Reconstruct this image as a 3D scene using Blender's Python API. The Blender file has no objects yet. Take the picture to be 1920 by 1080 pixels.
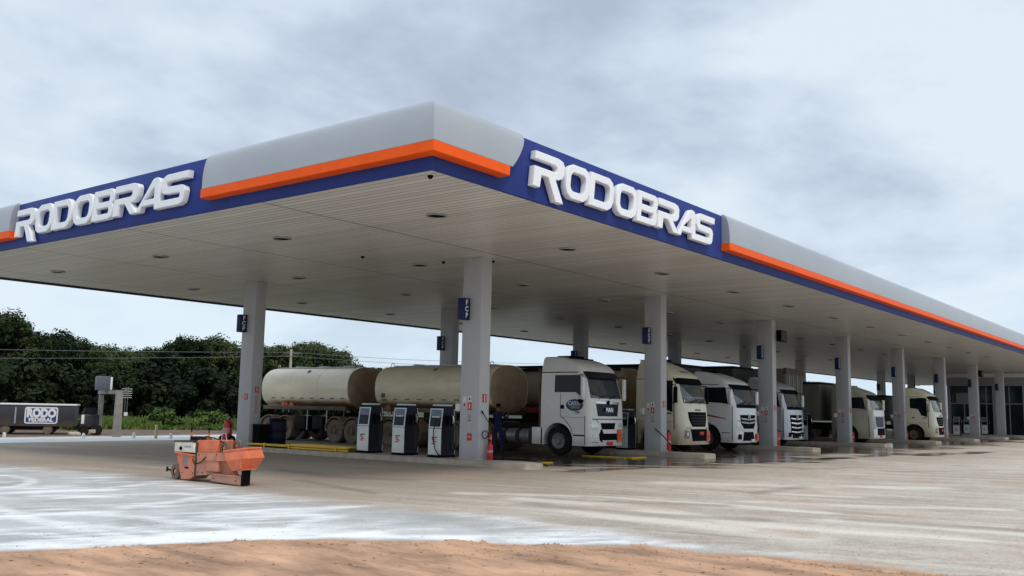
import bpy, bmesh, math, random
from mathutils import Vector, Matrix, noise
random.seed(7)
S = bpy.context.scene
COL = S.collection
R_ = math.radians

# ------------------------------------------------------------------ camera
cam_d = bpy.data.cameras.new('camera'); cam = bpy.data.objects.new('camera', cam_d); COL.objects.link(cam)
S.camera = cam
F_PX, YAW, PITCH, ROLL, CH = 1762.9, R_(37.874), R_(7.361), R_(1.121), 1.6
cam_d.sensor_width = 36; cam_d.lens = F_PX / 1920 * 36; cam_d.clip_start = .1; cam_d.clip_end = 3000
_F = Vector((math.cos(YAW)*math.cos(PITCH), math.sin(YAW)*math.cos(PITCH), math.sin(PITCH)))
_R = Vector((math.sin(YAW), -math.cos(YAW), 0)); _U = _R.cross(_F)
_c, _s = math.cos(ROLL), math.sin(ROLL)
_R, _U = _R*_c + _U*_s, _U*_c - _R*_s
m = Matrix((_R, _U, -_F)).transposed().to_4x4(); m.translation = Vector((0, 0, CH)); cam.matrix_world = m

# ------------------------------------------------------------------ world, sun, exposure
SUN_EL, SUN_AZ = R_(52), R_(-112)          # azimuth as angle in the xy plane
w = bpy.data.worlds.new('World'); S.world = w; w.use_nodes = True
nt = w.node_tree; nt.nodes.clear(); N = nt.nodes; L = nt.links
def nd(t, **k):
    n = N.new(t)
    for a, b in k.items(): setattr(n, a, b)
    return n
out = nd('ShaderNodeOutputWorld'); bg = nd('ShaderNodeBackground'); L.new(bg.outputs[0], out.inputs[0])
sky = nd('ShaderNodeTexSky'); sky.sky_type = 'NISHITA'; sky.sun_disc = False
sky.sun_elevation = SUN_EL; sky.sun_rotation = R_(90) - SUN_AZ; sky.air_density = 1.2; sky.dust_density = 2
tc = nd('ShaderNodeTexCoord'); sep = nd('ShaderNodeSeparateXYZ'); L.new(tc.outputs['Generated'], sep.inputs[0])
# clouds laid out on a flat layer overhead: direction / (z + k)
zc = nd('ShaderNodeMath', operation='MAXIMUM'); L.new(sep.outputs[2], zc.inputs[0]); zc.inputs[1].default_value = 0
za = nd('ShaderNodeMath', operation='ADD'); L.new(zc.outputs[0], za.inputs[0]); za.inputs[1].default_value = .30
dv = nd('ShaderNodeVectorMath', operation='DIVIDE'); L.new(tc.outputs['Generated'], dv.inputs[0])
cb = nd('ShaderNodeCombineXYZ'); [L.new(za.outputs[0], cb.inputs[i]) for i in range(3)]; L.new(cb.outputs[0], dv.inputs[1])
n1 = nd('ShaderNodeTexNoise'); n1.inputs['Scale'].default_value = 1.35; n1.inputs['Detail'].default_value = 6; n1.inputs['Roughness'].default_value = .52; n1.inputs['Distortion'].default_value = .25
n2 = nd('ShaderNodeTexNoise'); n2.inputs['Scale'].default_value = 4.2; n2.inputs['Detail'].default_value = 5; n2.inputs['Roughness'].default_value = .55
L.new(dv.outputs[0], n1.inputs['Vector']); L.new(dv.outputs[0], n2.inputs['Vector'])
ad = nd('ShaderNodeMath', operation='MULTIPLY_ADD'); L.new(n2.outputs[0], ad.inputs[0]); ad.inputs[1].default_value = .42; L.new(n1.outputs[0], ad.inputs[2])
cr = nd('ShaderNodeValToRGB'); L.new(ad.outputs[0], cr.inputs[0])
e = cr.color_ramp.elements; e[0].position = .57; e[0].color = (.39, .465, .57, 1); e[1].position = .86; e[1].color = (.68, .76, .83, 1)
x = e.new(.66); x.color = (.47, .555, .67, 1); x = e.new(.75); x.color = (.58, .67, .77, 1)
# paler towards the horizon and thinner (brighter) overhead, as an overcast sky is
hr = nd('ShaderNodeValToRGB'); L.new(zc.outputs[0], hr.inputs[0])
h = hr.color_ramp.elements; h[0].position = 0; h[0].color = (.85,)*3 + (1,); h[1].position = .23; h[1].color = (0, 0, 0, 1)
mx = nd('ShaderNodeMix', data_type='RGBA'); L.new(hr.outputs[0], mx.inputs[0]); L.new(cr.outputs[0], mx.inputs[6]); mx.inputs[7].default_value = (.66, .79, .90, 1)
ov = nd('ShaderNodeMapRange'); L.new(zc.outputs[0], ov.inputs[0]); ov.inputs[1].default_value = .42; ov.inputs[2].default_value = .85; ov.inputs[3].default_value = 1; ov.inputs[4].default_value = 1.6
sc = nd('ShaderNodeVectorMath', operation='SCALE'); L.new(mx.outputs[2], sc.inputs[0]); L.new(ov.outputs[0], sc.inputs[3])
sk = nd('ShaderNodeVectorMath', operation='SCALE'); L.new(sky.outputs[0], sk.inputs[0]); sk.inputs[3].default_value = .1
m2 = nd('ShaderNodeMix', data_type='RGBA'); m2.inputs[0].default_value = .93; L.new(sk.outputs[0], m2.inputs[6]); L.new(sc.outputs[0], m2.inputs[7])
L.new(m2.outputs[2], bg.inputs[0]); bg.inputs[1].default_value = 1.0
sd = bpy.data.lights.new('sun', 'SUN'); sd.energy = 1.5; sd.angle = R_(14); sd.color = (1, .93, .83)
so = bpy.data.objects.new('sun', sd); COL.objects.link(so)
sdir = Vector((math.cos(SUN_AZ)*math.cos(SUN_EL), math.sin(SUN_AZ)*math.cos(SUN_EL), math.sin(SUN_EL)))
so.rotation_euler = sdir.to_track_quat('Z', 'Y').to_euler()
S.view_settings.view_transform = 'Standard'; S.view_settings.look = 'None'; S.view_settings.exposure = .22; S.view_settings.gamma = 1
S.cycles.max_bounces = 8; S.cycles.diffuse_bounces = 5

# ------------------------------------------------------------------ helpers
def nodes_of(name):
    m = bpy.data.materials.new(name); m.use_nodes = True
    t = m.node_tree; return m, t, t.nodes['Principled BSDF']
def pbr(name, col, rough=.5, metal=0, var=.12, scale=2.5, bump=0, bscale=20, dirt=None, spec=.5, stretch=None, coat=0):
    """plain surface with uneven tone; dirt = (colour, z where it is full, z where it ends, strength)"""
    m, t, b = nodes_of(name); l = t.links; n = t.nodes
    tc = n.new('ShaderNodeTexCoord'); src = tc.outputs['Object']
    if stretch:
        mp = n.new('ShaderNodeMapping'); mp.inputs['Scale'].default_value = stretch; l.new(src, mp.inputs[0]); vec = mp.outputs[0]
    else: vec = src
    nz = n.new('ShaderNodeTexNoise'); nz.inputs['Scale'].default_value = scale; nz.inputs['Detail'].default_value = 5; nz.inputs['Roughness'].default_value = .6; l.new(vec, nz.inputs['Vector'])
    r = n.new('ShaderNodeMapRange'); r.inputs[1].default_value = .3; r.inputs[2].default_value = .7; r.inputs[3].default_value = 1-var; r.inputs[4].default_value = 1+var; l.new(nz.outputs[0], r.inputs[0])
    s = n.new('ShaderNodeVectorMath'); s.operation = 'SCALE'; s.inputs[0].default_value = col[:3]; l.new(r.outputs[0], s.inputs[3]); o = s.outputs[0]
    if dirt:
        dc, z0, z1, st = dirt
        sp = n.new('ShaderNodeSeparateXYZ'); l.new(src, sp.inputs[0])
        n2 = n.new('ShaderNodeTexNoise'); n2.inputs['Scale'].default_value = 1.6; n2.inputs['Detail'].default_value = 6; l.new(src, n2.inputs['Vector'])
        ma = n.new('ShaderNodeMath'); ma.operation = 'MULTIPLY_ADD'; l.new(n2.outputs[0], ma.inputs[0]); ma.inputs[1].default_value = (z1-z0)*1.2; l.new(sp.outputs[2], ma.inputs[2])
        q = n.new('ShaderNodeMapRange'); q.inputs[1].default_value = z0+(z1-z0)*.6; q.inputs[2].default_value = z1+(z1-z0)*.6; q.inputs[3].default_value = st; q.inputs[4].default_value = 0; l.new(ma.outputs[0], q.inputs[0])
        x = n.new('ShaderNodeMix'); x.data_type = 'RGBA'; l.new(q.outputs[0], x.inputs[0]); l.new(o, x.inputs[6]); x.inputs[7].default_value = tuple(dc)+(1,); o = x.outputs[2]
    l.new(o, b.inputs['Base Color'])
    b.inputs['Roughness'].default_value = rough; b.inputs['Metallic'].default_value = metal; b.inputs['Specular IOR Level'].default_value = spec; b.inputs['Coat Weight'].default_value = coat
    if bump:
        bn = n.new('ShaderNodeTexNoise'); bn.inputs['Scale'].default_value = bscale; bn.inputs['Detail'].default_value = 4; l.new(vec, bn.inputs['Vector'])
        bp = n.new('ShaderNodeBump'); bp.inputs['Strength'].default_value = bump; bp.inputs['Distance'].default_value = .02; l.new(bn.outputs[0], bp.inputs['Height']); l.new(bp.outputs[0], b.inputs['Normal'])
    return m
def box(bm, x0, x1, y0, y1, z0, z1, mi=0, bev=0):
    v = [bm.verts.new((x, y, z)) for x in (x0, x1) for y in (y0, y1) for z in (z0, z1)]
    fs = [bm.faces.new([v[i] for i in q]) for q in ((0,1,3,2),(4,6,7,5),(0,4,5,1),(2,3,7,6),(0,2,6,4),(1,5,7,3))]
    for f in fs: f.material_index = mi
    if bev:
        es = list({e for f in fs for e in f.edges}); r = bmesh.ops.bevel(bm, geom=es, offset=bev, segments=2, affect='EDGES', profile=.5)
        for f in r['faces']: f.material_index = mi
def prism(bm, pts, axis, a, b, mi=0):
    """extrude 2D polygon; axis 'x': pts=(y,z); 'y': pts=(x,z); 'z': pts=(x,y)"""
    def P(p, t): return {'x': (t, p[0], p[1]), 'y': (p[0], t, p[1]), 'z': (p[0], p[1], t)}[axis]
    A = [bm.verts.new(P(p, a)) for p in pts]; B = [bm.verts.new(P(p, b)) for p in pts]; n = len(pts)
    fs = [bm.faces.new(A[::-1]), bm.faces.new(B)] + [bm.faces.new((A[i], A[(i+1) % n], B[(i+1) % n], B[i])) for i in range(n)]
    for f in fs: f.material_index = mi
def tube(bm, pts, r, n=8, mi=0, caps=True):
    pts = [Vector(p) for p in pts]; rs = r if isinstance(r, (list, tuple)) else [r]*len(pts); rings = []
    for i, p in enumerate(pts):
        d = (pts[min(i+1, len(pts)-1)] - pts[max(i-1, 0)]).normalized()
        a = d.orthogonal().normalized() if i == 0 else (a - d*a.dot(d)).normalized()
        c = d.cross(a); rings.append([bm.verts.new(p + (a*math.cos(2*math.pi*k/n) + c*math.sin(2*math.pi*k/n))*rs[i]) for k in range(n)])
    for A, B in zip(rings, rings[1:]):
        for k in range(n):
            f = bm.faces.new((A[k], A[(k+1) % n], B[(k+1) % n], B[k])); f.smooth = True; f.material_index = mi
    if caps:
        for q in (rings[0][::-1], rings[-1]): bm.faces.new(q).material_index = mi
def lathe(bm, prof, c, axis='z', n=20, mi=0):
    """prof = [(radius, height)]; closed by fans when radius 0"""
    c = Vector(c); rings = []
    def P(r, h, a):
        u, v = r*math.cos(a), r*math.sin(a)
        return c + Vector({'z': (u, v, h), 'x': (h, u, v), 'y': (u, h, v)}[axis])
    for r, h in prof:
        rings.append([bm.verts.new(P(r, h, 2*math.pi*k/n)) for k in range(n)] if r > 1e-6 else [bm.verts.new(P(0, h, 0))])
    for A, B in zip(rings, rings[1:]):
        for k in range(n):
            j = (k+1) % n
            vs = [A[k % len(A)], A[j % len(A)], B[j % len(B)], B[k % len(B)]]
            vs = list(dict.fromkeys(vs))
            if len(vs) > 2:
                try: f = bm.faces.new(vs); f.smooth = True; f.material_index = mi
                except ValueError: pass
def loft(bm, rings, mi=0, cap0=True, cap1=True, smooth=True):
    V = [[bm.verts.new(p) for p in r] for r in rings]; n = len(V[0])
    for A, B in zip(V, V[1:]):
        for k in range(n):
            f = bm.faces.new((A[k], A[(k+1) % n], B[(k+1) % n], B[k])); f.smooth = smooth; f.material_index = mi
    if cap0: bm.faces.new(V[0][::-1]).material_index = mi
    if cap1: bm.faces.new(V[-1]).material_index = mi
def link(name, me, parent=None, loc=None):
    o = bpy.data.objects.new(name, me); COL.objects.link(o)
    if parent: o.parent = parent
    if loc is not None: o.location = loc
    return o
def obj(name, bm, mats, parent=None, loc=None, fix=True, sharp=.6):
    if fix: bmesh.ops.recalc_face_normals(bm, faces=bm.faces[:])
    me = bpy.data.meshes.new(name)
    bm.to_mesh(me); bm.free()
    for q in (mats if isinstance(mats, (list, tuple)) else [mats]): me.materials.append(q)
    try: me.set_sharp_from_angle(angle=sharp)
    except Exception: pass
    return link(name, me, parent, loc)
class B:                               # with-less shorthand: B() is a bmesh
    def __new__(c): return bmesh.new()
def thing(name, label, cat, loc=(0, 0, 0), rz=0, group=None):
    o = bpy.data.objects.new(name, None); COL.objects.link(o); o.empty_display_size = .3
    o.location = loc; o.rotation_euler = (0, 0, rz); return tag(o, label, cat, group)
def tag(o, label=None, cat=None, group=None, kind=None):
    if label: o['label'] = label
    if cat: o['category'] = cat
    if group: o['group'] = group
    if kind: o['kind'] = kind
    return o
def kids(o): return [c for c in bpy.data.objects if c.parent == o]
def dup(o, loc=None, rz=None, label=None, parent=None):
    c = o.copy(); COL.objects.link(c); c.parent = parent
    if loc is not None: c.location = loc
    if rz is not None: c.rotation_euler = (0, 0, rz)
    if label: c['label'] = label
    for k in kids(o): dup(k, parent=c)
    return c
def meshify(o):
    dg = bpy.context.evaluated_depsgraph_get(); me = bpy.data.meshes.new_from_object(o.evaluated_get(dg)); return me
def text_mesh(s, size, ext=.01, bold=0.0, sx=1.0):
    cu = bpy.data.curves.new('t', 'FONT'); cu.body = s; cu.size = size; cu.extrude = ext; cu.align_x = 'CENTER'; cu.align_y = 'CENTER'; cu.offset = bold
    o = bpy.data.objects.new('t', cu); COL.objects.link(o); me = meshify(o); bpy.data.objects.remove(o); bpy.data.curves.remove(cu)
    me.transform(Matrix.Diagonal((sx, 1, 1, 1))); return me
def frame(x, y, z, o=(0, 0, 0)):
    m = Matrix((Vector(x), Vector(y), Vector(z))).transposed().to_4x4(); m.translation = Vector(o); return m
FRONT = ((1, 0, 0), (0, 0, 1), (0, -1, 0))      # lettering read on a face looking to -y
SIDE = ((0, -1, 0), (0, 0, 1), (-1, 0, 0))      # ... on a face looking to -x
BACKF = ((-1, 0, 0), (0, 0, 1), (0, 1, 0))
def text(name, s, size, basis, at, mat, parent, ext=.01, bold=0, sx=1.0):
    me = text_mesh(s, size, ext, bold, sx); me.transform(frame(*basis, at)); me.materials.clear(); me.materials.append(mat); me.name = name
    return link(name, me, parent)

# ------------------------------------------------------------------ materials
M = {}
M['blue'] = pbr('fascia blue', (.020, .040, .21), .5, var=.06, scale=.6, spec=.25)
M['orange'] = pbr('fascia orange', (.90, .105, .003), .5, var=.05, spec=.2)
M['silver'] = pbr('silver cladding', (.44, .455, .47), .42, .5, var=.05, scale=.5)
M['letter'] = pbr('letter white', (.86, .87, .89), .4, var=.03)
M['darktrim'] = pbr('dark trim', (.03, .03, .035), .5)
M['rooftop'] = pbr('roof sheet', (.3, .3, .31), .6)
M['colpaint'] = pbr('column grey paint', (.50, .505, .525), .45, var=.10, scale=.8, dirt=((.2, .17, .13), .1, .55, .45), stretch=(1, 1, .25))
M['white'] = pbr('white paint', (.72, .73, .72), .4, var=.05)
M['red'] = pbr('red paint', (.55, .02, .02), .35, var=.08)
M['rednotice'] = pbr('red notice', (.62, .03, .04), .5, var=.05)
M['navy'] = pbr('navy', (.008, .018, .10), .4, var=.1, spec=.3)
M['black'] = pbr('black plastic', (.005, .005, .007), .7, var=.15, spec=.05)
M['rubber'] = pbr('rubber', (.016, .015, .014), .9, var=.2, scale=6, spec=.2)
M['glass'] = pbr('dark glass', (.008, .012, .02), .08, var=.1, spec=.22)
M['glassb'] = pbr('windshield glass', (.03, .045, .06), .04, var=.3, spec=.8)
M['chrome'] = pbr('bright metal', (.7, .7, .7), .2, .9, var=.05)
M['rim'] = pbr('dull rim', (.22, .22, .215), .55, .4, var=.3, scale=6)
M['steel'] = pbr('galvanised steel', (.4, .41, .42), .4, .7, var=.12, scale=5)
M['yellow'] = pbr('yellow paint', (.72, .46, .015), .45, var=.12, scale=4)
M['kerbc'] = pbr('kerb concrete', (.42, .37, .30), .85, var=.22, scale=3, bump=.4)
M['hazard'] = pbr('hazard orange', (.78, .12, .02), .45, var=.08)
M['chassis'] = pbr('chassis black', (.012, .011, .010), .75, var=.3, scale=4, spec=.15)
M['fender'] = pbr('mud covered fender', (.27, .185, .12), .75, var=.3, scale=3)
M['mudtyre'] = pbr('dusty tyre', (.15, .115, .085), .9, var=.3, scale=4)
M['lamp'] = pbr('headlamp lens', (.7, .72, .74), .12, .3, var=.3, scale=18)

# ceiling: white metal planks running along y, 0.2 m wide
def ceiling_mat():
    m, t, b = nodes_of('ceiling planks'); l = t.links; n = t.nodes
    g = n.new('ShaderNodeTexCoord'); sp = n.new('ShaderNodeSeparateXYZ'); l.new(g.outputs['Object'], sp.inputs[0])
    mm = n.new('ShaderNodeMath'); mm.operation = 'MULTIPLY'; mm.inputs[1].default_value = 5; l.new(sp.outputs[0], mm.inputs[0])
    fr = n.new('ShaderNodeMath'); fr.operation = 'FRACT'; l.new(mm.outputs[0], fr.inputs[0])
    fl = n.new('ShaderNodeMath'); fl.operation = 'FLOOR'; l.new(mm.outputs[0], fl.inputs[0])
    st = n.new('ShaderNodeMath'); st.operation = 'LESS_THAN'; st.inputs[1].default_value = .11; l.new(fr.outputs[0], st.inputs[0])
    # butt joints across the planks every 6 m
    my = n.new('ShaderNodeMath'); my.operation = 'MULTIPLY'; my.inputs[1].default_value = 1/5.6; l.new(sp.outputs[1], my.inputs[0])
    fy = n.new('ShaderNodeMath'); fy.operation = 'FRACT'; l.new(my.outputs[0], fy.inputs[0])
    ly = n.new('ShaderNodeMath'); ly.operation = 'LESS_THAN'; ly.inputs[1].default_value = .01; l.new(fy.outputs[0], ly.inputs[0])
    mxx = n.new('ShaderNodeMath'); mxx.operation = 'MAXIMUM'; l.new(st.outputs[0], mxx.inputs[0]); l.new(ly.outputs[0], mxx.inputs[1])
    wn = n.new('ShaderNodeTexWhiteNoise'); wn.noise_dimensions = '1D'; l.new(fl.outputs[0], wn.inputs['W'])
    nz = n.new('ShaderNodeTexNoise'); nz.inputs['Scale'].default_value = .35; nz.inputs['Detail'].default_value = 4; l.new(g.outputs['Object'], nz.inputs['Vector'])
    a = n.new('ShaderNodeMath'); a.operation = 'MULTIPLY_ADD'; a.inputs[1].default_value = .20; a.inputs[2].default_value = .80; l.new(wn.outputs[0], a.inputs[0])
    a2 = n.new('ShaderNodeMath'); a2.operation = 'MULTIPLY_ADD'; a2.inputs[1].default_value = .2; l.new(nz.outputs[0], a2.inputs[0]); l.new(a.outputs[0], a2.inputs[2])
    s = n.new('ShaderNodeVectorMath'); s.operation = 'SCALE'; s.inputs[0].default_value = (.74, .715, .675); l.new(a2.outputs[0], s.inputs[3])
    x = n.new('ShaderNodeMix'); x.data_type = 'RGBA'; l.new(mxx.outputs[0], x.inputs[0]); l.new(s.outputs[0], x.inputs[6]); x.inputs[7].default_value = (.15, .14, .12, 1)
    l.new(x.outputs[2], b.inputs['Base Color']); b.inputs['Roughness'].default_value = .32
    wv = n.new('ShaderNodeTexNoise'); wv.inputs['Scale'].default_value = 1.2
    mp = n.new('ShaderNodeMapping'); mp.inputs['Scale'].default_value = (3, .25, 1); l.new(g.outputs['Object'], mp.inputs[0]); l.new(mp.outputs[0], wv.inputs['Vector'])
    bp = n.new('ShaderNodeBump'); bp.inputs['Strength'].default_value = .25; bp.inputs['Distance'].default_value = .02; l.new(wv.outputs[0], bp.inputs['Height']); l.new(bp.outputs[0], b.inputs['Normal'])
    return m
M['ceiling'] = ceiling_mat()

# ------------------------------------------------------------------ ground
def interp(tab, v):
    if v <= tab[0][0]: return tab[0][1]
    for (a, b), (c, d) in zip(tab, tab[1:]):
        if v <= c: return b + (d-b)*(v-a)/(c-a)
    return tab[-1][1]
DIRT = [(-6, 11.1), (0, 10.85), (2.4, 10.74), (3.3, 10.66), (4.6, 10.44), (5.9, 10.15), (7.1, 9.2), (8, 8.6), (8.9, 7.9), (9.6, 6.9), (10.1, 5.6), (10.6, 4.8), (12, 3.4), (20, -2)]
POW = [(-6, 11.2), (2.4, 11.05), (4.6, 11.0), (6.5, 11.35), (8.8, 11.5), (11.4, 11.3), (13.4, 11.3), (16.6, 11.75), (20.7, 11.75), (24.7, 11.2), (40, 10)]
TRACKS = [
[(8.35, 11.74), (9.06, 11.57), (10.02, 11.5), (11.09, 11.42), (11.68, 11.14), (11.76, 10.5)] ,
[(7.71, 17.94), (8.48, 18.2), (9.07, 18.84), (9.52, 19.9), (9.53, 21.22)] ,
[(6.68, 15.5), (6.58, 14.56), (6.31, 13.01), (6.33, 12.19), (6.32, 11.12), (6.35, 10.12)] ,
[(6.37, 12.55), (6.67, 11.5), (6.91, 10.56), (7.07, 9.61)] ,
[(9.53, 16.9), (10.94, 17.39), (11.57, 17.25)] ,
[(7.28, 13.45), (7.48, 12.36), (7.69, 10.92), (7.95, 9.92), (8.54, 9.37)] ,
[(11.18, 9.75), (11.29, 8.7), (11.18, 7.66), (10.86, 6.43), (11.01, 5.6)] ,
[(4.79, 10.89), (5.32, 10.94), (5.49, 10.2), (5.77, 9.81)] ,
[(9.08, 11.84), (9.52, 10.68), (8.5, 10.17)] ,
[(9.24, 7.78), (9.89, 7.44), (10.67, 6.97), (10.98, 6.11), (11.11, 4.93), (10.95, 3.59), (10.81, 2.45)] ,
[(8.1, 13.72), (9.09, 13.96), (10.51, 14.66)] ,
[(10.24, 22.84), (11.12, 23.16), (11.19, 21.27)] ,
[(6.51, 10.28), (7.21, 10.0), (7.98, 9.54), (8.66, 8.89)] ,
[(10.73, 3.69), (10.82, 3.2), (10.97, 2.75)] ,
[(5.43, 11.97), (5.74, 11.54), (5.91, 10.86)] ,
[(7.84, 16.24), (8.61, 15.59), (9.88, 15.19), (10.33, 13.5)] ,
]
TW = [.22, .12, .16, .16, .12, .2, .3, .16, .2, .22, .16, .2, .22, .14, .14, .16]
LT = [ [(13.89, 11.86), (15.28, 9.99), (15.76, 7.59), (15.8, 5.6)], [(13.9, 10.47), (14.16, 8.39), (13.48, 6.41), (13.43, 5.14), (13.92, 3.14)], [(19.61, 10.64), (21.16, 8.09), (23.34, 5.79)], [(16.71, 7.4), (17.68, 5.3), (18.98, 3.55)], [(14.83, 5.17), (14.99, 4.11), (15.15, 2.71)], [(12.89, 8.42), (12.56, 6.38), (12.29, 4.71)], [(18.84, 7.76), (19.32, 6.3)] ]
DK = [ [(28.58, 11.25), (28.65, 8.55), (32.9, 6.4)], [(15.09, 4.93), (15.31, 3.81), (15.57, 2.71)], [(13.26, 9.76), (13.2, 7.63), (13.93, 6.0)], [(13.55, 16.27), (12.57, 12.96)], [(18.56, 7.99), (20.1, 8.04), (21.26, 8.0)], [(15.35, 19.27), (14.8, 16.31), (15.39, 14.87)], [(28.25, 13.41), (27.76, 10.6), (30.85, 9.7)], [(14.76, 9.08), (15.57, 7.39)] ]
def lines_at(x, y, LL, w_):
    best = 0
    if not (8 < x < 40 and -2 < y < 20): return 0
    for n_, l in enumerate(LL):
        for (ax, ay), (bx, by) in zip(l, l[1:]):
            dx, dy = bx-ax, by-ay; u = max(0, min(1, ((x-ax)*dx+(y-ay)*dy)/(dx*dx+dy*dy))); q = x-ax-u*dx; r = y-ay-u*dy
            best = max(best, 1 - math.hypot(q, r)/(w_*(1+.4*(n_ % 3))))
    return best
def track_at(x, y):
    best = 0
    if not (3 < x < 15 and -2 < y < 27): return 0
    for l, w_ in zip(TRACKS, TW):
        for (ax, ay), (bx, by) in zip(l, l[1:]):
            dx, dy = bx-ax, by-ay; u = max(0, min(1, ((x-ax)*dx+(y-ay)*dy)/(dx*dx+dy*dy))); d = math.hypot(x-ax-u*dx, y-ay-u*dy)
            best = max(best, 1 - d/(w_*2.2))
    return best
def ground_mat():
    m, t, b = nodes_of('forecourt concrete'); l = t.links; n = t.nodes
    g = n.new('ShaderNodeTexCoord'); O = g.outputs['Object']
    def noise_(scale, detail=5, rough=.6, vec=None, rot=0, st=None):
        v = O
        if st:
            mp = n.new('ShaderNodeMapping'); mp.vector_type = 'POINT'; mp.inputs['Rotation'].default_value = (0, 0, rot); mp.inputs['Scale'].default_value = (1, 1, 1); l.new(O, mp.inputs[0])
            m3 = n.new('ShaderNodeMapping'); m3.inputs['Scale'].default_value = st; l.new(mp.outputs[0], m3.inputs[0]); v = m3.outputs[0]
        q = n.new('ShaderNodeTexNoise'); q.inputs['Scale'].default_value = scale; q.inputs['Detail'].default_value = detail; q.inputs['Roughness'].default_value = rough; l.new(v, q.inputs['Vector']); return q.outputs[0]
    def rng(v, a, b_, c=0, d=1):
        q = n.new('ShaderNodeMapRange'); q.interpolation_type = 'SMOOTHSTEP'; l.new(v, q.inputs[0])
        for i, k in enumerate((a, b_, c, d)): q.inputs[i+1].default_value = k
        return q.outputs[0]
    def math_(op, a, b_):
        q = n.new('ShaderNodeMath'); q.operation = op
        for i, k in enumerate((a, b_)):
            if isinstance(k, (int, float)): q.inputs[i].default_value = k
            else: l.new(k, q.inputs[i])
        return q.outputs[0]
    def mix(f, a, b_):
        q = n.new('ShaderNodeMix'); q.data_type = 'RGBA'
        if isinstance(f, float): q.inputs[0].default_value = f
        else: l.new(f, q.inputs[0])
        for i, k in ((6, a), (7, b_)):
            if isinstance(k, tuple): q.inputs[i].default_value = k + (1,)
            else: l.new(k, q.inputs[i])
        return q.outputs[2]
    def attr(s):
        q = n.new('ShaderNodeAttribute'); q.attribute_name = s; return q.outputs['Fac']
    big = noise_(.25, 6); mid = noise_(1.3, 6, .65)
    stA = noise_(1, 10, .7, rot=R_(78), st=(.12, 1.5, 1)); stB = noise_(1, 10, .72, rot=R_(52), st=(.10, 2.0, 1)); stC = noise_(1, 9, .7, rot=R_(86), st=(.14, 2.6, 1)); fine = noise_(24, 6, .8); fin2 = noise_(6, 8, .75)
    base = mix(rng(big, .35, .65), (.34, .285, .225), (.47, .415, .345))
    base = mix(rng(stA, .45, .66), base, (.60, .52, .42)); base = mix(math_('MULTIPLY', rng(stC, .56, .74), .8), base, (.27, .22, .17))
    base = mix(math_('MULTIPLY', rng(stB, .56, .7), .55), base, (.68, .62, .53)); base = mix(math_('MULTIPLY', rng(mid, .52, .72), .5), base, (.36, .27, .19)); base = mix(math_('MULTIPLY', rng(fin2, .5, .68), .35), base, (.20, .17, .14)); base = mix(math_('MULTIPLY', rng(fin2, .5, .36), .3), base, (.66, .60, .52))
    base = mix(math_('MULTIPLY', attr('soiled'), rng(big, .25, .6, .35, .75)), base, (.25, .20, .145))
    brk = math_('MULTIPLY', math_('SUBTRACT', noise_(1, 9, .76, rot=R_(80), st=(.5, 3.5, 1)), .5), 2.8)
    base = mix(math_('MULTIPLY', math_('MULTIPLY', rng(math_('ADD', attr('lite'), brk), .1, .9), rng(attr('lite'), 0, .6)), .6), base, (.74, .69, .60))
    base = mix(math_('MULTIPLY', math_('MULTIPLY', rng(math_('ADD', attr('dark'), brk), .0, .7), rng(attr('dark'), 0, .8)), .45), base, (.14, .11, .085))
    base = mix(math_('MULTIPLY', rng(noise_(.33, 7, .62), .52, .64), .45), base, (.40, .27, .19))
    # pale cement dust lying on the newer slab nearer the road
    pw = math_('ADD', attr('powder'), math_('MULTIPLY', math_('SUBTRACT', noise_(1, 8, .68, rot=R_(25), st=(.35, 1.1, 1)), .5), 3.2))
    pwm = rng(pw, -.3, 1.1)
    pc = mix(rng(noise_(.6, 6), .36, .64), (.34, .34, .325), (.50, .50, .485))
    pc = mix(math_('MULTIPLY', rng(noise_(.9, 5), .5, .7), .4), pc, (.34, .32, .29))
    sw = noise_(1, 7, .68, rot=R_(22), st=(.22, 1.15, 1)); sw2 = noise_(1, 7, .7, rot=R_(44), st=(.3, 1.9, 1)); sw3 = noise_(1, 6, .66, rot=R_(4), st=(.26, 2.6, 1)); cl = noise_(.45, 4)
    pc = mix(math_('MULTIPLY', rng(sw, .47, .62), rng(cl, .38, .56)), pc, (.80, .81, .81)); pc = mix(math_('MULTIPLY', rng(sw2, .58, .70), .8), pc, (.84, .85, .85)); pc = mix(math_('MULTIPLY', rng(sw3, .59, .70), .7), pc, (.80, .81, .82))
    tk = math_('ADD', attr('track'), math_('MULTIPLY', math_('SUBTRACT', noise_(1, 10, .8, rot=R_(22), st=(1.2, 4.5, 1)), .5), 4.6)); pc = mix(math_('MULTIPLY', math_('MULTIPLY', rng(tk, .1, 1.2), rng(attr('track'), 0, .7)), .6), pc, (.90, .90, .885))
    edge = rng(math_('ABSOLUTE', math_('ADD', attr('dirt'), .45), 0), .5, .0); pc = mix(math_('MULTIPLY', edge, rng(mid, .35, .6)), pc, (.85, .86, .86))
    c = mix(math_('MULTIPLY', pwm, attr('powfade')), base, pc)
    c = mix(math_('MULTIPLY', rng(fine, .5, .66), .28), c, (.16, .14, .12)); c = mix(math_('MULTIPLY', rng(fine, .5, .36), .2), c, (.8, .77, .72))
    # wet film and oil marks in the bays
    wt = math_('ADD', attr('wet'), math_('MULTIPLY', math_('SUBTRACT', noise_(1, 5, .6, rot=R_(60), st=(.30, 1.5, 1)), .5), 3.6))
    wm = rng(wt, .1, .55)
    c = mix(math_('MULTIPLY', wm, .88), c, (.045, .036, .028))
    painted_shade = math_('MULTIPLY', rng(attr('under'), 0, 1), .72); c = mix(painted_shade, c, (.10, .082, .065))  # canopy shade painted into the floor colour
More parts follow.
